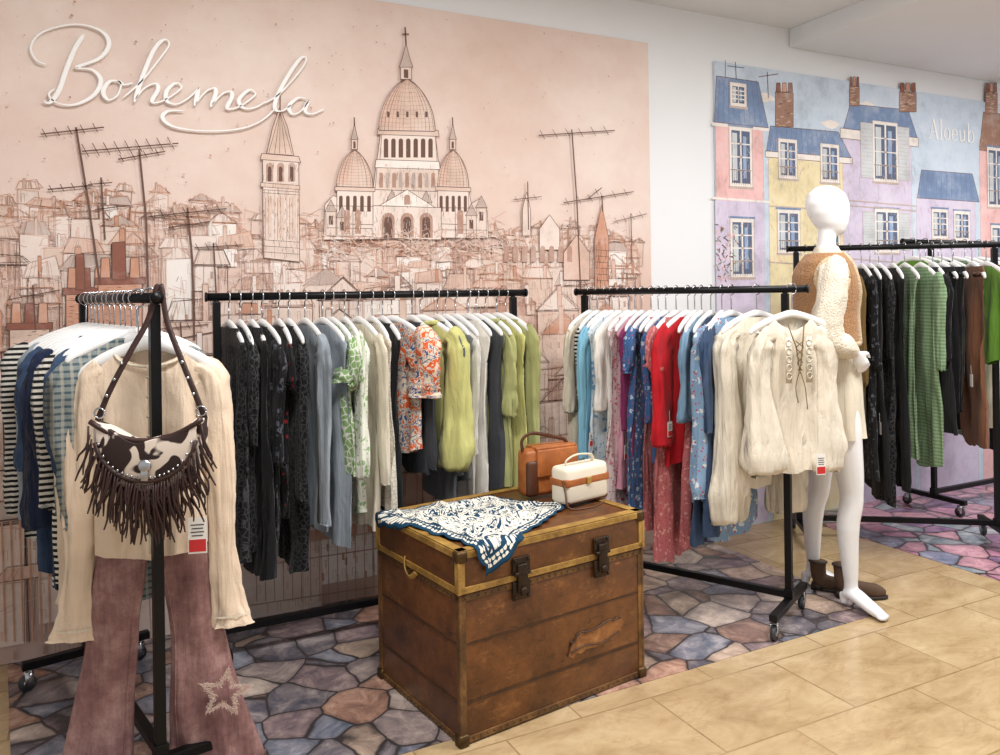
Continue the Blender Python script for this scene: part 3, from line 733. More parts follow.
B_items=[('shirt','cream',L_(.74)),('sweater','stripe',L_(.78,r0=.06)),('blouse','lightblue',L_(.86,sp=1.6)),('blouse','skyblue',L_(.78,sl='n')),('blouse','offwhite',L_(.84)),('dress','pinkwhite',L_(1.0,neck=.12,sl='n',sp=1.6)),('blouse','pink',L_(.86,sl='n')),('blouse','magenta',L_(.82)),
('dress','bluefloral',L_(.98,sl='s',sp=1.6)),('dress','rose',L_(1.12,neck=.12,sl='n')),('blouse','bluefloral',L_(.76)),('dress','rose',L_(1.16,neck=.12,sl='s',sp=1.7)),('blouse','red',L_(.66,r0=.07,W=.46,sp=1.9,yaw=-.15)),('dress','rose',L_(1.05,sl='n',neck=.1)),('jacket','denimlight',L_(.84)),('dress','denimdark',L_(1.1,sl='n')),('shirt','denimdark',L_(1.0,collar=True,sp=1.7,r0=.06)),
('blouse','lbfloral',L_(.98,sl='l',puff=.022,W=.44,Ls=.8,r0=.062,yaw=-.2))]
fill(RB,B_items[::-1],'garments on the blue and pink rack','blue and pink rack',.24,.97)
for t,key,L,dy,kw in((.125,'ivory',.78,-.5,dict(W=.36,puff=.058,Ls=.90,r0=.055,sq=.55,out=.012,T=.06,amp=.016,kf=1.3)),(-.02,'ivory',.68,-.72,dict(W=.32,puff=.055,Ls=.68,r0=.050,sq=.55,out=.016,sink=.06,T=.06,amp=.016,kf=1.3))):
    p=RB['p0']+RB['d']*(RB['L']*t); yaw=RB['yaw']-pi/2+dy
    if t<0: p=p+Vector((-.02,-.03,0))
    hanger((p.x,p.y,1.39),yaw,'white hangers on the blue and pink rack')
    g=garment('blouse',key,(p.x,p.y,1.374),yaw,L=L,neck=.085,flare=1.1,group='garments on the blue and pink rack',rackdesc='blue and pink rack end',**kw)
    if t<0:
        b=MB()
        b.tube([(-.04,-.03,-.03),(-.015,-.053,-.13),(0,-.055,-.24),(.015,-.053,-.13),(.04,-.03,-.03)],.003,6)
        for k in range(4):
            z=-.10-k*.034
            b.tube([(-.02+.003*k,-.055,z),(.02-.003*k,-.055,z-.03)],.0022,6); b.tube([(.02-.003*k,-.056,z),(-.02+.003*k,-.056,z-.03)],.0022,6)
        b.tube(catmull([(0,-.055,-.23),(-.025,-.060,-.30),(-.015,-.062,-.37)],4),.0022,6); b.tube(catmull([(0,-.055,-.23),(.02,-.060,-.30),(.03,-.062,-.40)],4),.0022,6)
        b.obj('lace_tie',FB['khaki'][1],g); pricetag(g,.08,-.08,-.64,.045,.09)
        for sx in(-1,1):
            b=MB(); b.box((sx*.05,-.047,-.185),(.03,.003,.20))
            for k in range(5): b.tube([(sx*.05+.012*cos(a),-.050,-.11-.036*k+.014*sin(a)) for a in [2*pi*q/12 for q in range(13)]],.0026,6)
            b.obj('crochet_trim',m_button,g)
L_items=[('shirt','plaid',L_(.84)),('shirt','denimdark',L_(.8)),('blouse','teal',L_(.82)),('sweater','stripe',L_(.86,sp=1.6)),('shirt','navy',L_(.88)),('shirt','plaid',L_(.92,sp=1.7)),('blouse','denimdark',L_(.86)),('sweater','stripe',L_(.92)),('blouse','bluegrey',L_(.8)),('shirt','navy',L_(.86)),('sweater','stripe',L_(.84))]
fill(RL,L_items,'shirts behind the cream outfit','bag rack',.2,.95,-1)
R_items=[('blouse','green',L_(.56,r0=.06,sp=1.6)),('skirt','brown',dict(L=1.12,sl='n',W=.38,flare=1.3,amp=.018,sp=2.2)),('trousers','black',dict(L=.86,sl='n',W=.36)),('trousers','black',dict(L=.86,sl='n',W=.36)),('dress','black',L_(.92,neck=.12)),('dress','sage',L_(1.12,sp=1.8,r0=.06)),('dress','sage',L_(1.1,sl='n')),('dress','black',L_(1.28,sp=1.6,sl='n')),('dress','blacklace',L_(1.32)),('dress','black',L_(1.3,sl='n')),('dress','blackfloral',L_(1.25)),('dress','khaki',L_(.9,sp=1.6)),('blouse','khaki',L_(.8)),('blouse','brown',L_(.8)),('blouse','coral',L_(.6)),('dress','black',L_(1.2))]
fill(RR,R_items,'dark garments on the far rack','far rack',.04,.95)
S_items=[('blouse','green',L_(.9)),('blouse','sage',L_(.86)),('dress','black',L_(1.1)),('dress','sage',L_(1.2)),('dress','cream',L_(1.1)),('dress','brown',L_(1.2)),('dress','black',L_(1.3))]
fill(RS,S_items,'garments on the tall rack','tall rack',-.15,.55)
# ---------------------------------------------------------------- hero outfit
fb('rosycream','cream thin jersey','plain',(236,214,190),wrk=.4)
m_mauve,nt,bb=newmat('mauve_denim',.85,0,.2); co=coord(nt)
n=nd(nt,'ShaderNodeTexNoise',{'Vector':co,'Scale':7.0,'Detail':10.0,'Roughness':.75}); mp=nd(nt,'ShaderNodeMapping',{'Vector':co,'Scale':(60.0,60.0,6.0)}); n2=nd(nt,'ShaderNodeTexNoise',{'Vector':mp.outputs[0],'Scale':1.5,'Detail':6.0})
c=ramp(nt,n.outputs['Fac'],[(.3,lin((108,76,78))),(.5,lin((146,110,108))),(.7,lin((188,156,150)))])
c=mix(nt,.5,c,ramp(nt,n2.outputs['Fac'],[(.3,(.7,.68,.68,1)),(.7,(1.2,1.18,1.18,1))]),'MULTIPLY'); nt.links.new(c,bb.inputs['Base Color']); bump(nt,bb,n2.outputs['Fac'],.4,.008)
m_tonal=fabric('pale_star_fringe','plain',(226,202,190))
hyaw=-.25; HX,HYY=.138,2.712
hanger((HX,HYY,1.36),hyaw,'white hangers on the bag rack',sz=1.27)
mc=FB['rosycream'][1]
hp=(HX,HYY,1.338)
top=body_mesh(.35,.64,.050,.10,1.04,.012,N=96,sink=.05,kf=1.0,crush=1.2).obj('knit_top',mc,loc=hp,rot=(0,0,hyaw)); tag(top,'cream long-sleeved knit top on hanger above mauve trousers','top')
for sx in(-1,1):
    P=catmull([(sx*.128,0,-.065),(sx*.168,0,-.10),(sx*.188,-.005,-.22),(sx*.202,-.01,-.42),(sx*.208,-.012,-.62),(sx*.222,-.01,-.80),(sx*.226,-.01,-.875)],10)
    b=MB(); b.tube(P,[.043,.052,.048,.044,.040,.044,.060],28,sq=(1,.32),up=(1,0,0),crk=.28,ph=sx*2,caps=False,cz=.06); b.obj('sleeve',mc,top)
    b=MB(); b.tube([(sx*.225,-.01,-.838),(sx*.225,-.01,-.844)],[.055,.056],18,sq=(1,.40),up=(1,0,0),caps=False); b.obj('cuff_trim',FB['cream'][1],top)
b=MB(); P=[(.105*cos(a),-.002+.022*sin(a),.0-.05*max(0,-sin(a))) for a in [2*pi*k/30 for k in range(31)]]; b.tube(P,.004,6,caps=False); b.obj('neckline_trim',FB['cream'][1],top)
b=MB()
b.tube(catmull([(0,-.03,-.05),(.003,-.040,-.2),(0,-.043,-.4),(0,-.045,-.62)],5),.005,6,sq=(1,.5))
b.obj('placket',FB['cream'][1],top)
for k in range(9): b=MB(); b.tube([(.0,-.044,-.08-.06*k),(.0,-.050,-.08-.06*k)],.005,8); b.obj('button',m_button,top)
pricetag(top,.14,-.06,-.57,.055,.11)
garment('cardigan','rosycream',(hp[0]-.03,hp[1]+.085,1.352),hyaw-.05,W=.40,L=.64,neck=.1,T=.04,group='tops by the fringed bag',rackdesc='bag rack',Ls=.8,out=.01,r0=.056)
hanger((hp[0]-.03,hp[1]+.085,1.37),hyaw-.05,'white hangers on the bag rack',sz=1.18)
tr=empty('flared_trousers',(hp[0],hp[1]+.01,0),hyaw); tag(tr,'mauve flared denim trousers with star patch below the cream top','trousers')
b=MB(); b.loft([(0,0,1.02,.15,.020),(0,0,.98,.155,.022),(0,0,.9,.16,.024),(0,0,.82,.168,.026),(0,0,.765,.168,.028)],40,caps=False); b.obj('waist',m_mauve,tr)
for sx in(-1,1):
    b=MB(); rings=[]
    for k in range(34):
        t=k/33; z=.80-t*.76; w=.084-.010*sin(t*3)+(.064 if sx>0 else .026)*max(0,(t-.35)/.65)**1.4; rings.append((sx*(.084+(.096 if sx>0 else .090)*t**1.1),-.008*sin(t*9+sx),z,w,.026+.014*t))
    n=64; vs=[]
    for (cx,cy,z,rx,ry) in rings:
        for k in range(n):
            a=2*pi*k/n; x=rx*math.copysign(abs(cos(a))**.85,cos(a)); sd_=1 if sin(a)>0 else -1
            f=NZ(x*16+sx*7,sd_,z*1.3)*.026+NZ(x*30+sx,sd_*3,z*5)*.009
            vs.append((cx+x+.005*NZ(z*6,sx,0),cy+ry*sin(a)+f*(1.15-z),z))
    b.add(vs,[(i*n+k,i*n+(k+1)%n,(i+1)*n+(k+1)%n,(i+1)*n+k) for i in range(33) for k in range(n)])
    b.obj('trouser_leg',m_mauve,tr)
    b=MB(); kk=int(n*.75)-sx*9
    b.tube([Vector(vs[i*n+kk])+Vector((0,-.001,0)) for i in range(34)],.0028,6); b.obj('leg_seam',m_mauve,tr)
    b=MB(); z=rings[-1][2]
    for k in range(n*2):
        a=vs[-n+(k//2)]; b.tube([(a[0]+random.uniform(-.003,.003),a[1],z+.006),(a[0]+random.uniform(-.006,.006),a[1],z-random.uniform(.012,.026))],.0012,4)
    b.obj('frayed_hem',m_mauve,tr)
b=MB()
SC=Vector((.215,-.060,.27))
def star(R,r):
    return [(SC.x+(R if k%2==0 else r)*sin(pi*k/5+.15),SC.y,SC.z+(R if k%2==0 else r)*cos(pi*k/5+.15)) for k in range(10)]
o1=star(.082,.037); i1=star(.060,.027)
b.add(o1+i1,[(k,(k+1)%10,(k+1)%10+10,k+10) for k in range(10)])
for q in range(700):
    k=random.randrange(10); t=random.random(); A_=Vector(o1[k]).lerp(Vector(o1[(k+1)%10]),t); B_=Vector(i1[k]).lerp(Vector(i1[(k+1)%10]),t); p=A_.lerp(B_,random.choice([0,1,random.random()])); dr=(p-SC).normalized()*random.uniform(-.010,.010)
    b.tube([p,p+dr+Vector((random.uniform(-.004,.004),-.003,random.uniform(-.004,.004)))],.0007,4)
b.obj('star_patch',m_tonal,tr,smooth=False)
# ---------------------------------------------------------------- fringed bag
m_cow,nt,bb=newmat('cowhide_hair',.7); co=coord(nt); n=nd(nt,'ShaderNodeTexNoise',{'Vector':co,'Scale':13.0,'Detail':1.5,'Distortion':.8})
nt.links.new(ramp(nt,n.outputs['Fac'],[(.47,lin((44,26,24))),(.50,lin((228,214,200)))]),bb.inputs['Base Color'])
m_dbrown=solid('dark_brown_leather',(60,34,30),.5,var=.2,sc=20,bs=.3)
BZ=1.02; K=.92
bag=empty('shoulder_bag',(.13,2.55,BZ),-.42); bag.scale=(K,K,K); tag(bag,'cowhide shoulder bag with dark brown fringe hanging on rack end','handbag')
def cres(b,w,h,y0,y1,dz=0,mi=0,dip=.065,zt=.14,zb=.10):
    n=28; top=[];bot=[]
    for k in range(n+1):
        t=-1+2*k/n; x=w*t; top.append((x,zt+dz-dip*(1-t*t)+.006*sin(7*t))); bot.append((x*.98,zb+dz-h*math.sqrt(max(0,1-t*t*.97))))
    vs=[(x,y0-.012*(1-(x/w)**2),z) for x,z in top]+[(x,y0-.004,z) for x,z in bot]+[(x,y1,z) for x,z in top]+[(x,y1,z) for x,z in bot]; m=n+1; fs=[]
    for k in range(n):
        fs+= [(k,k+1,m+k+1,m+k),(2*m+k+1,2*m+k,3*m+k,3*m+k+1),(k+1,k,2*m+k,2*m+k+1),(m+k,m+k+1,3*m+k+1,3*m+k)]
    fs+=[(0,m,3*m,2*m),(n,2*m+n,3*m+n,m+n)]
    b.add(vs,fs,mi)
b=MB(); cres(b,.172,.235,-.03,.03); b.obj('bag_body',m_cow,bag,True,.008)
b=MB(); cres(b,.155,.15,-.046,-.033); fl=b.obj('flap',m_cow,bag,True,.003)
b=MB(); P=[(.172*t,-.044,.14-.065*(1-t*t)) for t in [-1+k/10 for k in range(21)]]; b.tube(P,.009,8); P=[(.155*t,-.050,.10-.15*math.sqrt(max(0,1-t*t*.97))) for t in [-1+k/14 for k in range(29)]]; b.tube(P,.007,8)
b.obj('braided_edging',m_dbrown,bag)
for k in range(21):
    b=MB(); t=-1+2*k/20; z=.092-.13*math.sqrt(max(0,1-t*t*.97)); b.tube([(.142*t,-.050,z),(.142*t,-.056,z)],.004,8); b.obj('stud',m_chrome,fl)
b=MB(); b.tube([(0,-.058,.0),(0,-.066,.0)],[.022,.016],16); b.box((0,-.062,-.026),(.022,.006,.04)); b.obj('silver_concho',m_chrome,fl,True,.002)
b=MB()
for layer in range(3):
    for k in range(40):
        t=-1+2*k/39; x=.172*t; zt=.10-.225*math.sqrt(max(0,1-t*t*.97)) +(.028*layer); l=random.uniform(.06,.14)*(1+.1*layer)
        dx=x*.2+random.uniform(-.02,.02); y=-.037-layer*.008
        b.tube(catmull([(x,y,zt+.01),(x+dx*.3+random.uniform(-.006,.006),y-.008,zt-l*.4),(x+dx*.8,y-.002,zt-l*.75),(x+dx+random.uniform(-.01,.01),y-.006,zt-l)],2),[.0034,.0042,.0036,.0024],5,sq=(1,.5),up=(1,0,0))
b.obj('fringe',m_dbrown,bag)
b=MB()
rz=(1.522-BZ)/K
for sx in(-1,1):
    P=catmull([(sx*.168,-.0,.135),(sx*.13,.005,.23),(sx*.075,.03,.35),(sx*.03,.06,.45),(sx*.008,.078,rz+.008),(0,.086,rz+.012)],6); b.tube(P,.0095,8,sq=(1,.45),up=(1,0,0))
b.obj('strap',m_dbrown,bag)
for sx in(-1,1):
    b=MB(); b.tube([(sx*.158+.016*cos(a),-.008,.16+.016*sin(a)) for a in [2*pi*k/14 for k in range(15)]],.003,6); b.obj('buckle_ring',m_chrome,bag)
    for k in range(3): b=MB(); b.tube([(sx*(.135-.02*k),-.004+.01*k,.215+.05*k),(sx*(.135-.02*k),-.012+.01*k,.215+.05*k)],.005,8); b.obj('strap_stud',m_chrome,bag)
# ---------------------------------------------------------------- trunk
def leather(name,c1,c2,c3,sc=4,rough=.42,worn=None):
    m,nt,b=newmat(name,rough); co=coord(nt)
    n=nd(nt,'ShaderNodeTexNoise',{'Vector':co,'Scale':float(sc),'Detail':12.0,'Roughness':.72,'Distortion':.4})
    c=ramp(nt,n.outputs['Fac'],[(.3,lin(c1)),(.5,lin(c2)),(.68,lin(c3))])
    s=nd(nt,'ShaderNodeTexNoise',{'Vector':co,'Scale':26.0,'Detail':9.0,'Roughness':.8})
    c=mix(nt,.7,c,ramp(nt,s.outputs['Fac'],[(.35,(.62,.6,.58,1)),(.6,(1.08,1.05,1.02,1))]),'MULTIPLY')
    if worn:
        mp=nd(nt,'ShaderNodeMapping',{'Vector':co,'Scale':(2.4,2.4,5.5)}); k=nd(nt,'ShaderNodeTexNoise',{'Vector':mp.outputs[0],'Scale':2.4,'Detail':13.0,'Roughness':.82})
        c=mix(nt,ramp(nt,k.outputs['Fac'],[(.55,BW),(.65,(.75,.75,.75,1))]),c,lin(worn))
        c=mix(nt,ramp(nt,k.outputs['Fac'],[(.36,(.8,.8,.8,1)),(.46,BW)]),c,lin((46,26,13)))
    nt.links.new(c,b.inputs['Base Color']); bump(nt,b,s.outputs['Fac'],.3,.006); return m
m_lea=leather('aged_brown_leather',(72,42,20),(106,64,31),(132,84,42),3,.34,(156,106,58))
m_strap=leather('worn_trunk_edging',(60,38,20),(100,68,34),(150,110,60),9,.5)
m_ochre=leather('ochre_lid_edging',(110,78,34),(158,122,58),(196,158,88),9,.5)
m_brass=solid('aged_brass',(104,80,48),.45,.7,var=.3,sc=30)
m_iron=solid('blackened_iron',(60,46,34),.45,.6,var=.25,sc=30)
m_patch=leather('scuffed_leather_patch',(120,74,36),(158,104,58),(190,142,90),18)
m_torn=leather('torn_leather_edge',(44,25,13),(66,40,21),(86,56,30),18)
ta=radians(8); u=Vector((cos(ta),sin(ta),0)); v=Vector((-sin(ta),cos(ta),0)); TW,TD,TH=.83,.60,.645
TA=Vector((1.05,2.43,0)); tc=TA+u*TW/2+v*TD/2
tk=empty('steamer_trunk',tc,ta); tag(tk,'worn brown leather steamer trunk with iron latches and edging','trunk')
lz=.5
b=MB(); b.rbox((0,0,(lz+.006)/2+.004),(TW,TD,lz-.006),.008); b.obj('trunk_body',m_lea,tk)
b=MB(); b.rbox((0,0,(lz+TH)/2+.002),(TW+.008,TD+.008,TH-lz-.008),.012); lid=b.obj('lid',m_lea,tk)
def edges(b,w,d,z0,z1,t=.03,o=.005):
    for z,s in((z0,1),(z1,-1)):
        zz=z+s*t/2
        for y in(-d/2,d/2): b.box((0,y,zz),(w+2*o,2*o,t))
        for x in(-w/2,w/2): b.box((x,0,zz),(2*o,d+2*o,t))
    for x in(-w/2,w/2):
        for y in(-d/2,d/2): b.box((x,y,(z0+z1)/2),(2*o+.004,2*o+.004,z1-z0)); b.box((x-math.copysign(t/2,x),y,(z0+z1)/2),(t,2*o,z1-z0)); b.box((x,y-math.copysign(t/2,y),(z0+z1)/2),(2*o,t,z1-z0))
b=MB(); edges(b,TW,TD,.006,lz,.022,.003); b.obj('body_edging',m_strap,tk,False,.002)
b=MB(); edges(b,TW+.008,TD+.008,lz+.004,TH-.002,.022,.004)
for y in(-1,1): b.box((0,y*(TD/2-.014),TH+.001),(TW+.01,.036,.004))
for x in(-1,1): b.box((x*(TW/2-.014),0,TH+.001),(.036,TD+.01,.004))
b.obj('lid_edging',m_ochre,lid,False,.0015)
for z,h_ in((.335,.006),(.14,.010)):
    b=MB(); b.box((0,-TD/2-.0008,z),(TW-.04,.003,h_)); b.box((-TW/2-.0008,0,z),(.003,TD-.04,h_)); b.box((TW/2-.012,0,z),(.03,TD-.04,h_)); b.obj('seam_band',m_torn,tk,False)
for x in(-1,1):
    for y in(-1,1):
        for z in(.02,TH-.018):
            b=MB(); b.rbox((x*(TW/2-.008),y*(TD/2-.008),z),(.042,.042,.042),.01); b.obj('corner_cap',m_brass,tk)
def latch(x):
    b=MB(); yf=-TD/2-.010
    b.rbox((x,yf,lz+.055),(.075,.008,.06),.003); b.rbox((x,yf,lz-.03),(.075,.008,.065),.003)
    b.rbox((x,yf-.008,lz+.012),(.042,.012,.10),.004); b.tube([(x-.032,yf-.008,lz+.03),(x+.032,yf-.008,lz+.03)],.007,10); b.tube([(x,yf-.012,lz-.03),(x,yf-.022,lz-.03)],[.016,.013],14)
    for dx in(-.028,.028):
        for z in(lz+.075,lz-.052): b.tube([(x+dx,yf-.003,z),(x+dx,yf-.009,z)],[.006,.004],8)
    b.obj('latch',m_iron,tk)
latch(-.17); latch(.20)
b=MB()
for k in range(30):
    x=-TW/2+.02+k*(TW-.04)/29
    for z in(.018,lz-.012,lz+.016,TH-.014): b.tube([(x,-TD/2-.004,z),(x,-TD/2-.0085,z)],[.0026,.0016],6)
for k in range(22):
    y=-TD/2+.02+k*(TD-.04)/21
    for z in(.018,lz-.012,lz+.016,TH-.014): b.tube([(-TW/2-.004,y,z),(-TW/2-.0085,y,z)],[.0026,.0016],6)
o=b.obj('tack_row',m_brass,tk); o['kind']='stuff'
b=MB(); pts=[]
for k in range(40):
    a=2*pi*k/40; pts.append((.175+.135*math.copysign(abs(cos(a))**.5,cos(a))*random.uniform(.88,1.06),-TD/2-.0016,.215+.04*math.copysign(abs(sin(a))**.6,sin(a))*random.uniform(.65,1.2)+.02*cos(a)))
b.add(pts,[tuple(range(40))]); b.obj('scuffed_patch',m_patch,tk,False)
b=MB(); b.tube([(x,y-.001,z) for x,y,z in pts[3:24]],.0035,6)
b.tube(catmull([(.055,-TD/2-.003,.19),(.12,-TD/2-.005,.20),(.2,-TD/2-.005,.188),(.29,-TD/2-.003,.21)],6),.003,6)
b.obj('torn_strap_edge',m_torn,tk)
b=MB(); b.tube(catmull([(-TW/2-.006,.07,.535),(-TW/2-.018,.05,.50),(-TW/2-.020,.01,.478),(-TW/2-.010,-.02,.50)],6),.011,8,sq=(1,.3)); b.obj('side_handle',m_ochre,tk)
# ---------------------------------------------------------------- scarf
m_scarf,nt,bb=newmat('navy_cream_scarf_print',.85,0,.2)
uv=nd(nt,'ShaderNodeTexCoord').outputs['UV']
nn=nd(nt,'ShaderNodeTexNoise',{'Vector':uv,'Scale':9.0,'Detail':2.0,'Distortion':2.2})
vv=nd(nt,'ShaderNodeTexVoronoi',{'Vector':mix(nt,.06,uv,nn.outputs['Color'],'ADD'),'Scale':8.0})
navy=lin((24,62,88)); wt=lin((230,226,214))
band=ramp(nt,nn.outputs['Fac'],[(0,WW),(.38,BW),(.485,WW),(.515,BW),(.60,WW)],'CONSTANT')
flw=ramp(nt,vv.outputs['Distance'],[(0,BW),(.10,WW),(.19,BW),(.25,WW),(.30,BW)],'CONSTANT')
ff=mix(nt,1.0,band,flw,'SCREEN'); base=mix(nt,ff,wt,navy)
sx=nd(nt,'ShaderNodeSeparateXYZ',{'Vector':uv})
def edged(sock): return mth(nt,'ABSOLUTE',mth(nt,'SUBTRACT',sock,.5))
mx=mth(nt,'MAXIMUM',edged(sx.outputs[0]),edged(sx.outputs[1]))
dots=nd(nt,'ShaderNodeTexVoronoi',{'Vector':uv,'Scale':34.0,'Randomness':.2})
bord=mix(nt,ramp(nt,dots.outputs['Distance'],[(.40,WW),(.44,BW)]),navy,wt)
bd=ramp(nt,mx,[(0,BW),(.425,WW)],'CONSTANT')
bcol=mix(nt,ramp(nt,mx,[(.40,BW),(.438,WW),(.475,BW)],'CONSTANT'),navy,bord)
nt.links.new(mix(nt,bd,base,bcol),bb.inputs['Base Color'])
def scarf():
    N=100; q=[(-.05,.57),(.46,.52),(.62,.22),(.10,-.09)]; vs=[];uvs=[]
    for j in range(N+1):
        for i in range(N+1):
            s,t=i/N,j/N
            x=(1-s)*(1-t)*q[0][0]+s*(1-t)*q[1][0]+s*t*q[2][0]+(1-s)*t*q[3][0]
            y=(1-s)*(1-t)*q[0][1]+s*(1-t)*q[1][1]+s*t*q[2][1]+(1-s)*t*q[3][1]
            ed=min(s,t,1-s,1-t)
            w=max(0,1-ed*9); sc=abs(sin(26*(s if min(t,1-t)<min(s,1-s) else t)))*.016*w
            x+=.035*NZ(s*4,t*4,3)+sc*(s-.5)*1.6; y+=.035*NZ(s*4+9,t*4,5)-sc*(t-.5)*1.6
            f=abs(NZ(x*7,y*7,2)); z=.020*(1-min(1,f*3.6))**2+.012*max(0,NZ(x*5+4,y*6,7)+.1)+.003*(1+NZ(x*24,y*24,1))
            z*=min(1,.25+ed*7)
            zz=TH+.006+z; Y=y; X=x
            if y<.0:
                d=-y; Y=-.020-.016*(1+sin(42*x))*min(1,d*8); zz=TH+.008-d
            if x<.0 and y>=0: d=-x; X=-.020-.01*(1+sin(30*y)); zz=TH+.006-d
            vs.append((X-TW/2,Y-TD/2,zz)); uvs.append((s,t))
    fs=[(j*(N+1)+i,j*(N+1)+i+1,(j+1)*(N+1)+i+1,(j+1)*(N+1)+i) for j in range(N) for i in range(N)]
    b=MB(); b.add(vs,fs); o=b.obj('scarf',m_scarf,loc=tc,rot=(0,0,ta),solid=.002)
    ul=o.data.uv_layers.new(name='UVMap')
    for lp in o.data.loops: ul.data[lp.index].uv=uvs[lp.vertex_index]
    tag(o,'cream and dark teal patterned scarf draped over the trunk lid','scarf')
scarf()
# ---------------------------------------------------------------- handbags on trunk
m_tan=leather('tan_leather',(150,84,40),(180,106,54),(198,126,68),6); m_choc=solid('chocolate_leather',(92,52,30),.45,var=.15,bs=.2)
m_cv=solid('cream_leather',(236,226,206),.5,var=.04,bs=.15); m_gold=solid('brass_metal',(214,178,104),.25,.9,var=.05)
def bagpos(x,y): return TA+u*x+v*y
p=bagpos(.69,.41); sb=empty('handbag',(p.x,p.y,TH+.008),.05); sb.scale=(1.12,1.12,1.12); tag(sb,'tan brown leather saddle handbag standing on the trunk','handbag')
b=MB(); b.rbox((0,0,.09),(.225,.075,.175),.02); b.obj('bag_body',m_tan,sb)
b=MB(); b.rbox((-.085,-.003,.072),(.05,.085,.135),.015); b.obj('side_panel',m_choc,sb)
b=MB(); b.rbox((.02,-.042,.125),(.18,.012,.1),.005); b.rbox((.02,0,.178),(.18,.08,.012),.004); fl=b.obj('flap',m_tan,sb)
b=MB(); b.rbox((.02,-.05,.085),(.022,.008,.03),.003); b.obj('clasp',m_gold,fl)
b=MB(); b.tube(catmull([(-.10,0,.15),(-.115,-.01,.21),(-.08,-.015,.235),(-.02,-.01,.225),(.03,0,.21),(.08,0,.195),(.10,0,.16)],6),.007,8,sq=(1,.6)); b.obj('handle',m_choc,sb)
p=bagpos(.725,.24); cb=empty('handbag',(p.x,p.y,TH+.008),.22); cb.scale=(1.1,1.1,1.1); tag(cb,'small cream box handbag with tan band standing on the trunk','handbag')
b=MB(); b.rbox((0,0,.07),(.22,.09,.138),.02); b.obj('bag_body',m_cv,cb)
b=MB(); b.rbox((0,0,.083),(.2225,.0925,.03),.006); b.obj('leather_band',m_tan,cb)
b=MB(); b.rbox((0,0,.132),(.15,.012,.012),.003); b.rbox((0,0,.012),(.21,.085,.016),.005); b.obj('leather_trim',m_choc,cb)
b=MB(); b.tube(catmull([(-.05,0,.13),(-.08,-.01,.155),(-.04,-.02,.176),(.03,-.02,.170),(.06,-.01,.15),(.055,0,.13)],6),.006,8,sq=(1,.6)); b.obj('handle',m_cv,cb)
b=MB(); b.rbox((0,-.048,.083),(.022,.008,.024),.002); b.obj('clasp',m_gold,cb)
b=MB(); b.tube(catmull([(-.1,-.01,.1),(-.13,-.06,.06),(-.14,-.09,.012),(-.06,-.12,.009),(.02,-.10,.009)],6),.004,6); b.obj('strap',m_choc,cb)
# ---------------------------------------------------------------- mannequin
m_man=solid('glossy_white_fibreglass',(240,241,244),.25,var=.02)
mb=MB()
mb.loft([(0,0,.99,.06,.09),(0,0,1.04,.10,.15),(0,0,1.10,.11,.162),(0,0,1.18,.098,.145),(0,0,1.28,.083,.115),(0,0,1.38,.092,.128),(.01,0,1.48,.108,.15),(0,0,1.56,.098,.168),(-.005,0,1.62,.072,.145),(-.005,0,1.66,.05,.075),(0,0,1.71,.042,.046),(.008,0,1.80,.042,.045)],28)
mb.loft([(.045,0,1.755,.025,.028),(.035,0,1.775,.055,.048),(.022,0,1.81,.080,.066),(.012,0,1.86,.098,.078),(.006,0,1.91,.102,.082),(.002,0,1.955,.088,.070),(0,0,1.985,.054,.043),(0,0,1.996,.02,.016)],28)
def limb(P,R): mb.tube(catmull(P,6),R,16)
RFx,RFy,LFx,LFy=.05,-.12,-.03,.17
limb([(.01,-.085,1.06),(.035,-.10,.82),(.06,-.115,.54),(.04,-.12,.38),(RFx,RFy,.13),(RFx-.005,RFy,.07)],[.094,.08,.053,.051,.031,.030])
limb([(-.0,.085,1.06),(-.01,.11,.82),(0,.14,.54),(-.03,.155,.38),(LFx,LFy,.13),(LFx-.005,LFy,.07)],[.094,.08,.053,.051,.031,.030])
for (x,y,fa) in((RFx,RFy,-.95),(LFx,LFy,-.3)):
    c_,s_=cos(fa),sin(fa)
    def fp(a,z,w=0): return (x+a*c_-w*s_,y+a*s_+w*c_,z)
    mb.tube(catmull([fp(-.03,.07),fp(.02,.075),fp(.08,.05),fp(.13,.03),fp(.175,.02)],4),[.026,.038,.034,.03,.014],14,sq=(.8,1.15),up=(0,0,1))
    mb.tube([fp(-.035,.07),fp(-.035,.02)],[.024,.02],12)
    for k in range(5): mb.tube([fp(.145,.022,-.028+.014*k),fp(.182-.005*abs(k-1.5),.014,-.028+.014*k)],[.011,.009],8)
limb([(0,-.13,1.60),(-.03,-.185,1.575),(-.055,-.21,1.46),(-.085,-.222,1.31)],[.05,.05,.042,.035])
limb([(-.085,-.222,1.31),(-.015,-.215,1.245),(.06,-.190,1.205)],[.035,.034,.024])
limb([(0,.14,1.60),(-.01,.185,1.585),(-.03,.21,1.46),(-.03,.235,1.33)],[.05,.05,.042,.035])
limb([(-.03,.235,1.33),(0,.24,1.2),(.03,.235,1.08)],[.035,.033,.024])
def hand(o,d,side,curl):
    o=Vector(o); d=Vector(d).normalized(); s=Vector(side).normalized(); n=d.cross(s)
    mb.tube([o,o+d*.04,o+d*.08],[.024,.035,.033],12,sq=(1.0,.42),up=s)
    for k,l in enumerate((.065,.074,.07,.054)):
        a=o+d*.075+s*(.027-.018*k); mb.tube([a,a+d*l*.45+n*curl*.014,a+d*l*.72+n*curl*.038,a+d*l*.75+n*curl*.056],[.0092,.0088,.008,.0065],8)
    a=o+d*.025+s*.028; mb.tube([a,a+s*.022+d*.028+n*curl*.012,a+s*.022+d*.058+n*curl*.026],[.012,.010,.008],8)
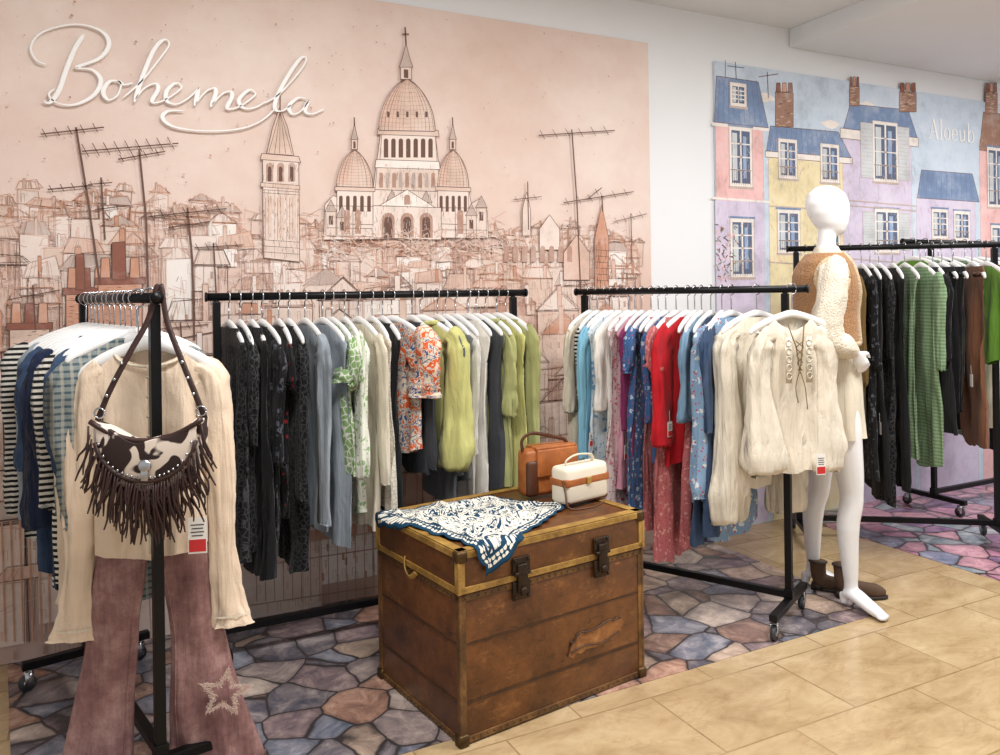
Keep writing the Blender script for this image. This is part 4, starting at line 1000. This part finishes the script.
hand((.058,-.192,1.206),(.52,.28,-.80),(.75,-.05,.6),-1); hand((.03,.235,1.085),(.1,0,-1),(1,0,0),1)
MX,MY=3.135,2.745; myaw=-radians(30)
man=mb.obj('mannequin',m_man,loc=(MX,MY,0),rot=(0,0,myaw)); tag(man,'white mannequin in fuzzy tan vest and cream top by rack','mannequin')
md=man.modifiers.new('r','REMESH'); md.mode='VOXEL'; md.voxel_size=.0075; md.use_smooth_shade=True
md=man.modifiers.new('sm','SMOOTH'); md.iterations=4; md.factor=.5
fb('creamtex','cream textured','boucle',(234,224,206),sc=130)
m_knit=FB['creamtex'][1]; m_suede=fabric('fuzzy_tan_pile','boucle',(170,128,90),sc=90)
m_fleece=fabric('fleece_trim','boucle',(212,186,154),sc=120)
def folded(rings,n,amp,kf,a0=0,a1=2*pi,dense=6):
    R=[]
    for a,c in zip(rings[:-1],rings[1:]):
        for k in range(dense): t=k/dense; R.append(tuple(a[i]+(c[i]-a[i])*t for i in range(5)))
    R.append(rings[-1]); b=MB(); m=n if a1-a0>6.28 else n+1; vs=[]
    for i,(cx,cy,z,rx,ry) in enumerate(R):
        for k in range(m):
            a=a0+(a1-a0)*k/n; q=1+amp*(i/len(R))*sin(kf*a+i*.03)+amp*1.6*NZ(3*cos(a),3*sin(a),z*3)*(.3+i/len(R))+.010*NZ(8*cos(a),8*sin(a),z*10)
            vs.append((cx+rx*q*cos(a),cy+ry*q*sin(a),z))
    b.add(vs,[(i*m+k,i*m+(k+1)%m,(i+1)*m+(k+1)%m,(i+1)*m+k) for i in range(len(R)-1) for k in range(n)]); return b
folded([(0,0,1.70,.052,.06),(0,0,1.655,.07,.11),(0,0,1.62,.092,.168),(0,0,1.56,.115,.182),(.01,0,1.48,.125,.165),(0,0,1.38,.112,.148),(0,0,1.30,.108,.146),(0,0,1.22,.116,.162),(0,0,1.15,.122,.172)],48,.03,7).obj('knit_jumper',m_knit,man)
folded([(0,0,1.26,.106,.145),(0,0,1.18,.126,.174),(.005,0,1.08,.134,.185),(.005,0,.98,.136,.19),(.005,0,.88,.14,.195),(.005,0,.80,.145,.2)],72,.06,9).obj('short_skirt',FB['cream'][1],man)
folded([(-.01,0,1.665,.078,.12),(-.012,0,1.62,.112,.172),(-.014,0,1.56,.138,.178),(-.01,0,1.48,.146,.172),(-.012,0,1.38,.138,.166),(-.012,0,1.30,.140,.172),(-.012,0,1.24,.146,.178)],60,.02,6,radians(30),radians(330)).obj('vest',m_suede,man,solid=.008)
b=MB()
b.tube([(-.012+.148*cos(a),.180*sin(a),1.24) for a in [radians(30+300*k/40) for k in range(41)]],.012,8,crk=.3)
for sg in(-1,1):
    b.tube(catmull([(-.01+.078*cos(.52),sg*.12*sin(.52),1.665),(-.012+.118*cos(.52),sg*.18*sin(.52),1.6),(-.01+.148*cos(.52),sg*.176*sin(.52),1.48),(-.012+.140*cos(.52),sg*.168*sin(.52),1.38),(-.012+.148*cos(.52),sg*.180*sin(.52),1.24)],6),.013,8,crk=.3)
    b.tube([(-.03+.070*cos(a),sg*.160+sg*.014*abs(sin(a)),1.545+.09*sin(a)) for a in [2*pi*k/24 for k in range(25)]],.012,8,crk=.3)
b.obj('fleece_trim',m_fleece,man)
for P,R in(([(-.01,-.145,1.61),(-.03,-.19,1.575),(-.055,-.222,1.46),(-.08,-.232,1.35),(-.07,-.232,1.265),(-.01,-.222,1.235),(.052,-.196,1.208)],[.048,.060,.062,.068,.074,.066,.028]),([(0,.15,1.61),(-.01,.195,1.585),(-.03,.222,1.46),(-.03,.24,1.33),(0,.245,1.2),(.025,.24,1.11)],[.05,.058,.056,.056,.062,.028])):
    b=MB(); b.tube(catmull(P,8),R,26,crk=.14,ph=2,caps=False); b.obj('sleeve',m_knit,man)
# boots
m_boot=solid('brown_boot_suede',(96,72,54),.8,var=.2,bs=.3); m_sole=solid('dark_sole',(40,32,28),.6)
def boot(x,y,yaw,lb,k=.8):
    e=empty('ankle_boot',(x,y,0),yaw); tag(e,lb,'boot'); e.scale=(k,k,k)
    b=MB(); b.tube(catmull([(-.06,0,.18),(-.06,0,.14),(-.055,0,.09),(-.03,0,.055),(.04,0,.045),(.11,0,.038),(.155,0,.03)],5),[.05,.046,.046,.05,.043,.040,.018],18,sq=(1,.82),up=(1,0,0),caps=True); b.obj('upper',m_boot,e)
    b=MB(); b.loft([(.04,0,.004,.13,.042),(.04,0,.018,.132,.044)],24); b.box((-.065,0,.02),(.07,.07,.036)); b.obj('sole',m_sole,e)
    b=MB(); b.tube([(-.06+.052*cos(a),.043*sin(a),.175) for a in [2*pi*k/20 for k in range(21)]],.005,6); b.obj('top_binding',m_sole,e)
bx,by=onfloor(866,604); boot(bx+.02,by+.08,-.6,'brown suede ankle boot on the floor beside the mannequin',.9)
bx,by=onfloor(832,592); boot(bx,by+.02,-.9,'brown suede ankle boot on the floor behind mannequin leg')
# ---------------------------------------------------------------- lights
def area(name,loc,size,en,col=(1,.985,.965),rot=(0,0,0)):
    l=bpy.data.lights.new(name,'AREA'); l.shape='RECTANGLE'; l.size=size[0]; l.size_y=size[1]; l.energy=en; l.color=col
    o=bpy.data.objects.new(name,l); o.location=loc; o.rotation_euler=rot; S.collection.objects.link(o)
area('ceiling_light_panel',(.6,1.7,3.18),(1.0,.5),72)
area('ceiling_light_panel',(3.0,1.5,3.18),(1.0,.5),76)
area('ceiling_light_panel',(5.6,1.9,3.06),(1.0,.5),80)
wd=bpy.data.worlds.new('World'); S.world=wd; wd.use_nodes=True
wd.node_tree.nodes['Background'].inputs[0].default_value=(.97,.98,1,1); wd.node_tree.nodes['Background'].inputs[1].default_value=.62
# ---------------------------------------------------------------- camera
cam=bpy.data.cameras.new('Camera'); co_=bpy.data.objects.new('Camera',cam); S.collection.objects.link(co_)
cam.sensor_width=36; cam.lens=36*F/1000; cam.shift_y=-(377.5-HY)/1000
co_.matrix_world=Matrix.Translation((0,0,H))@Matrix.Rotation(-YAW,4,'Z')@Matrix.Rotation(pi/2,4,'X')@Matrix.Rotation(-RHO,4,'Z')
cam.clip_start=.05
S.camera=co_
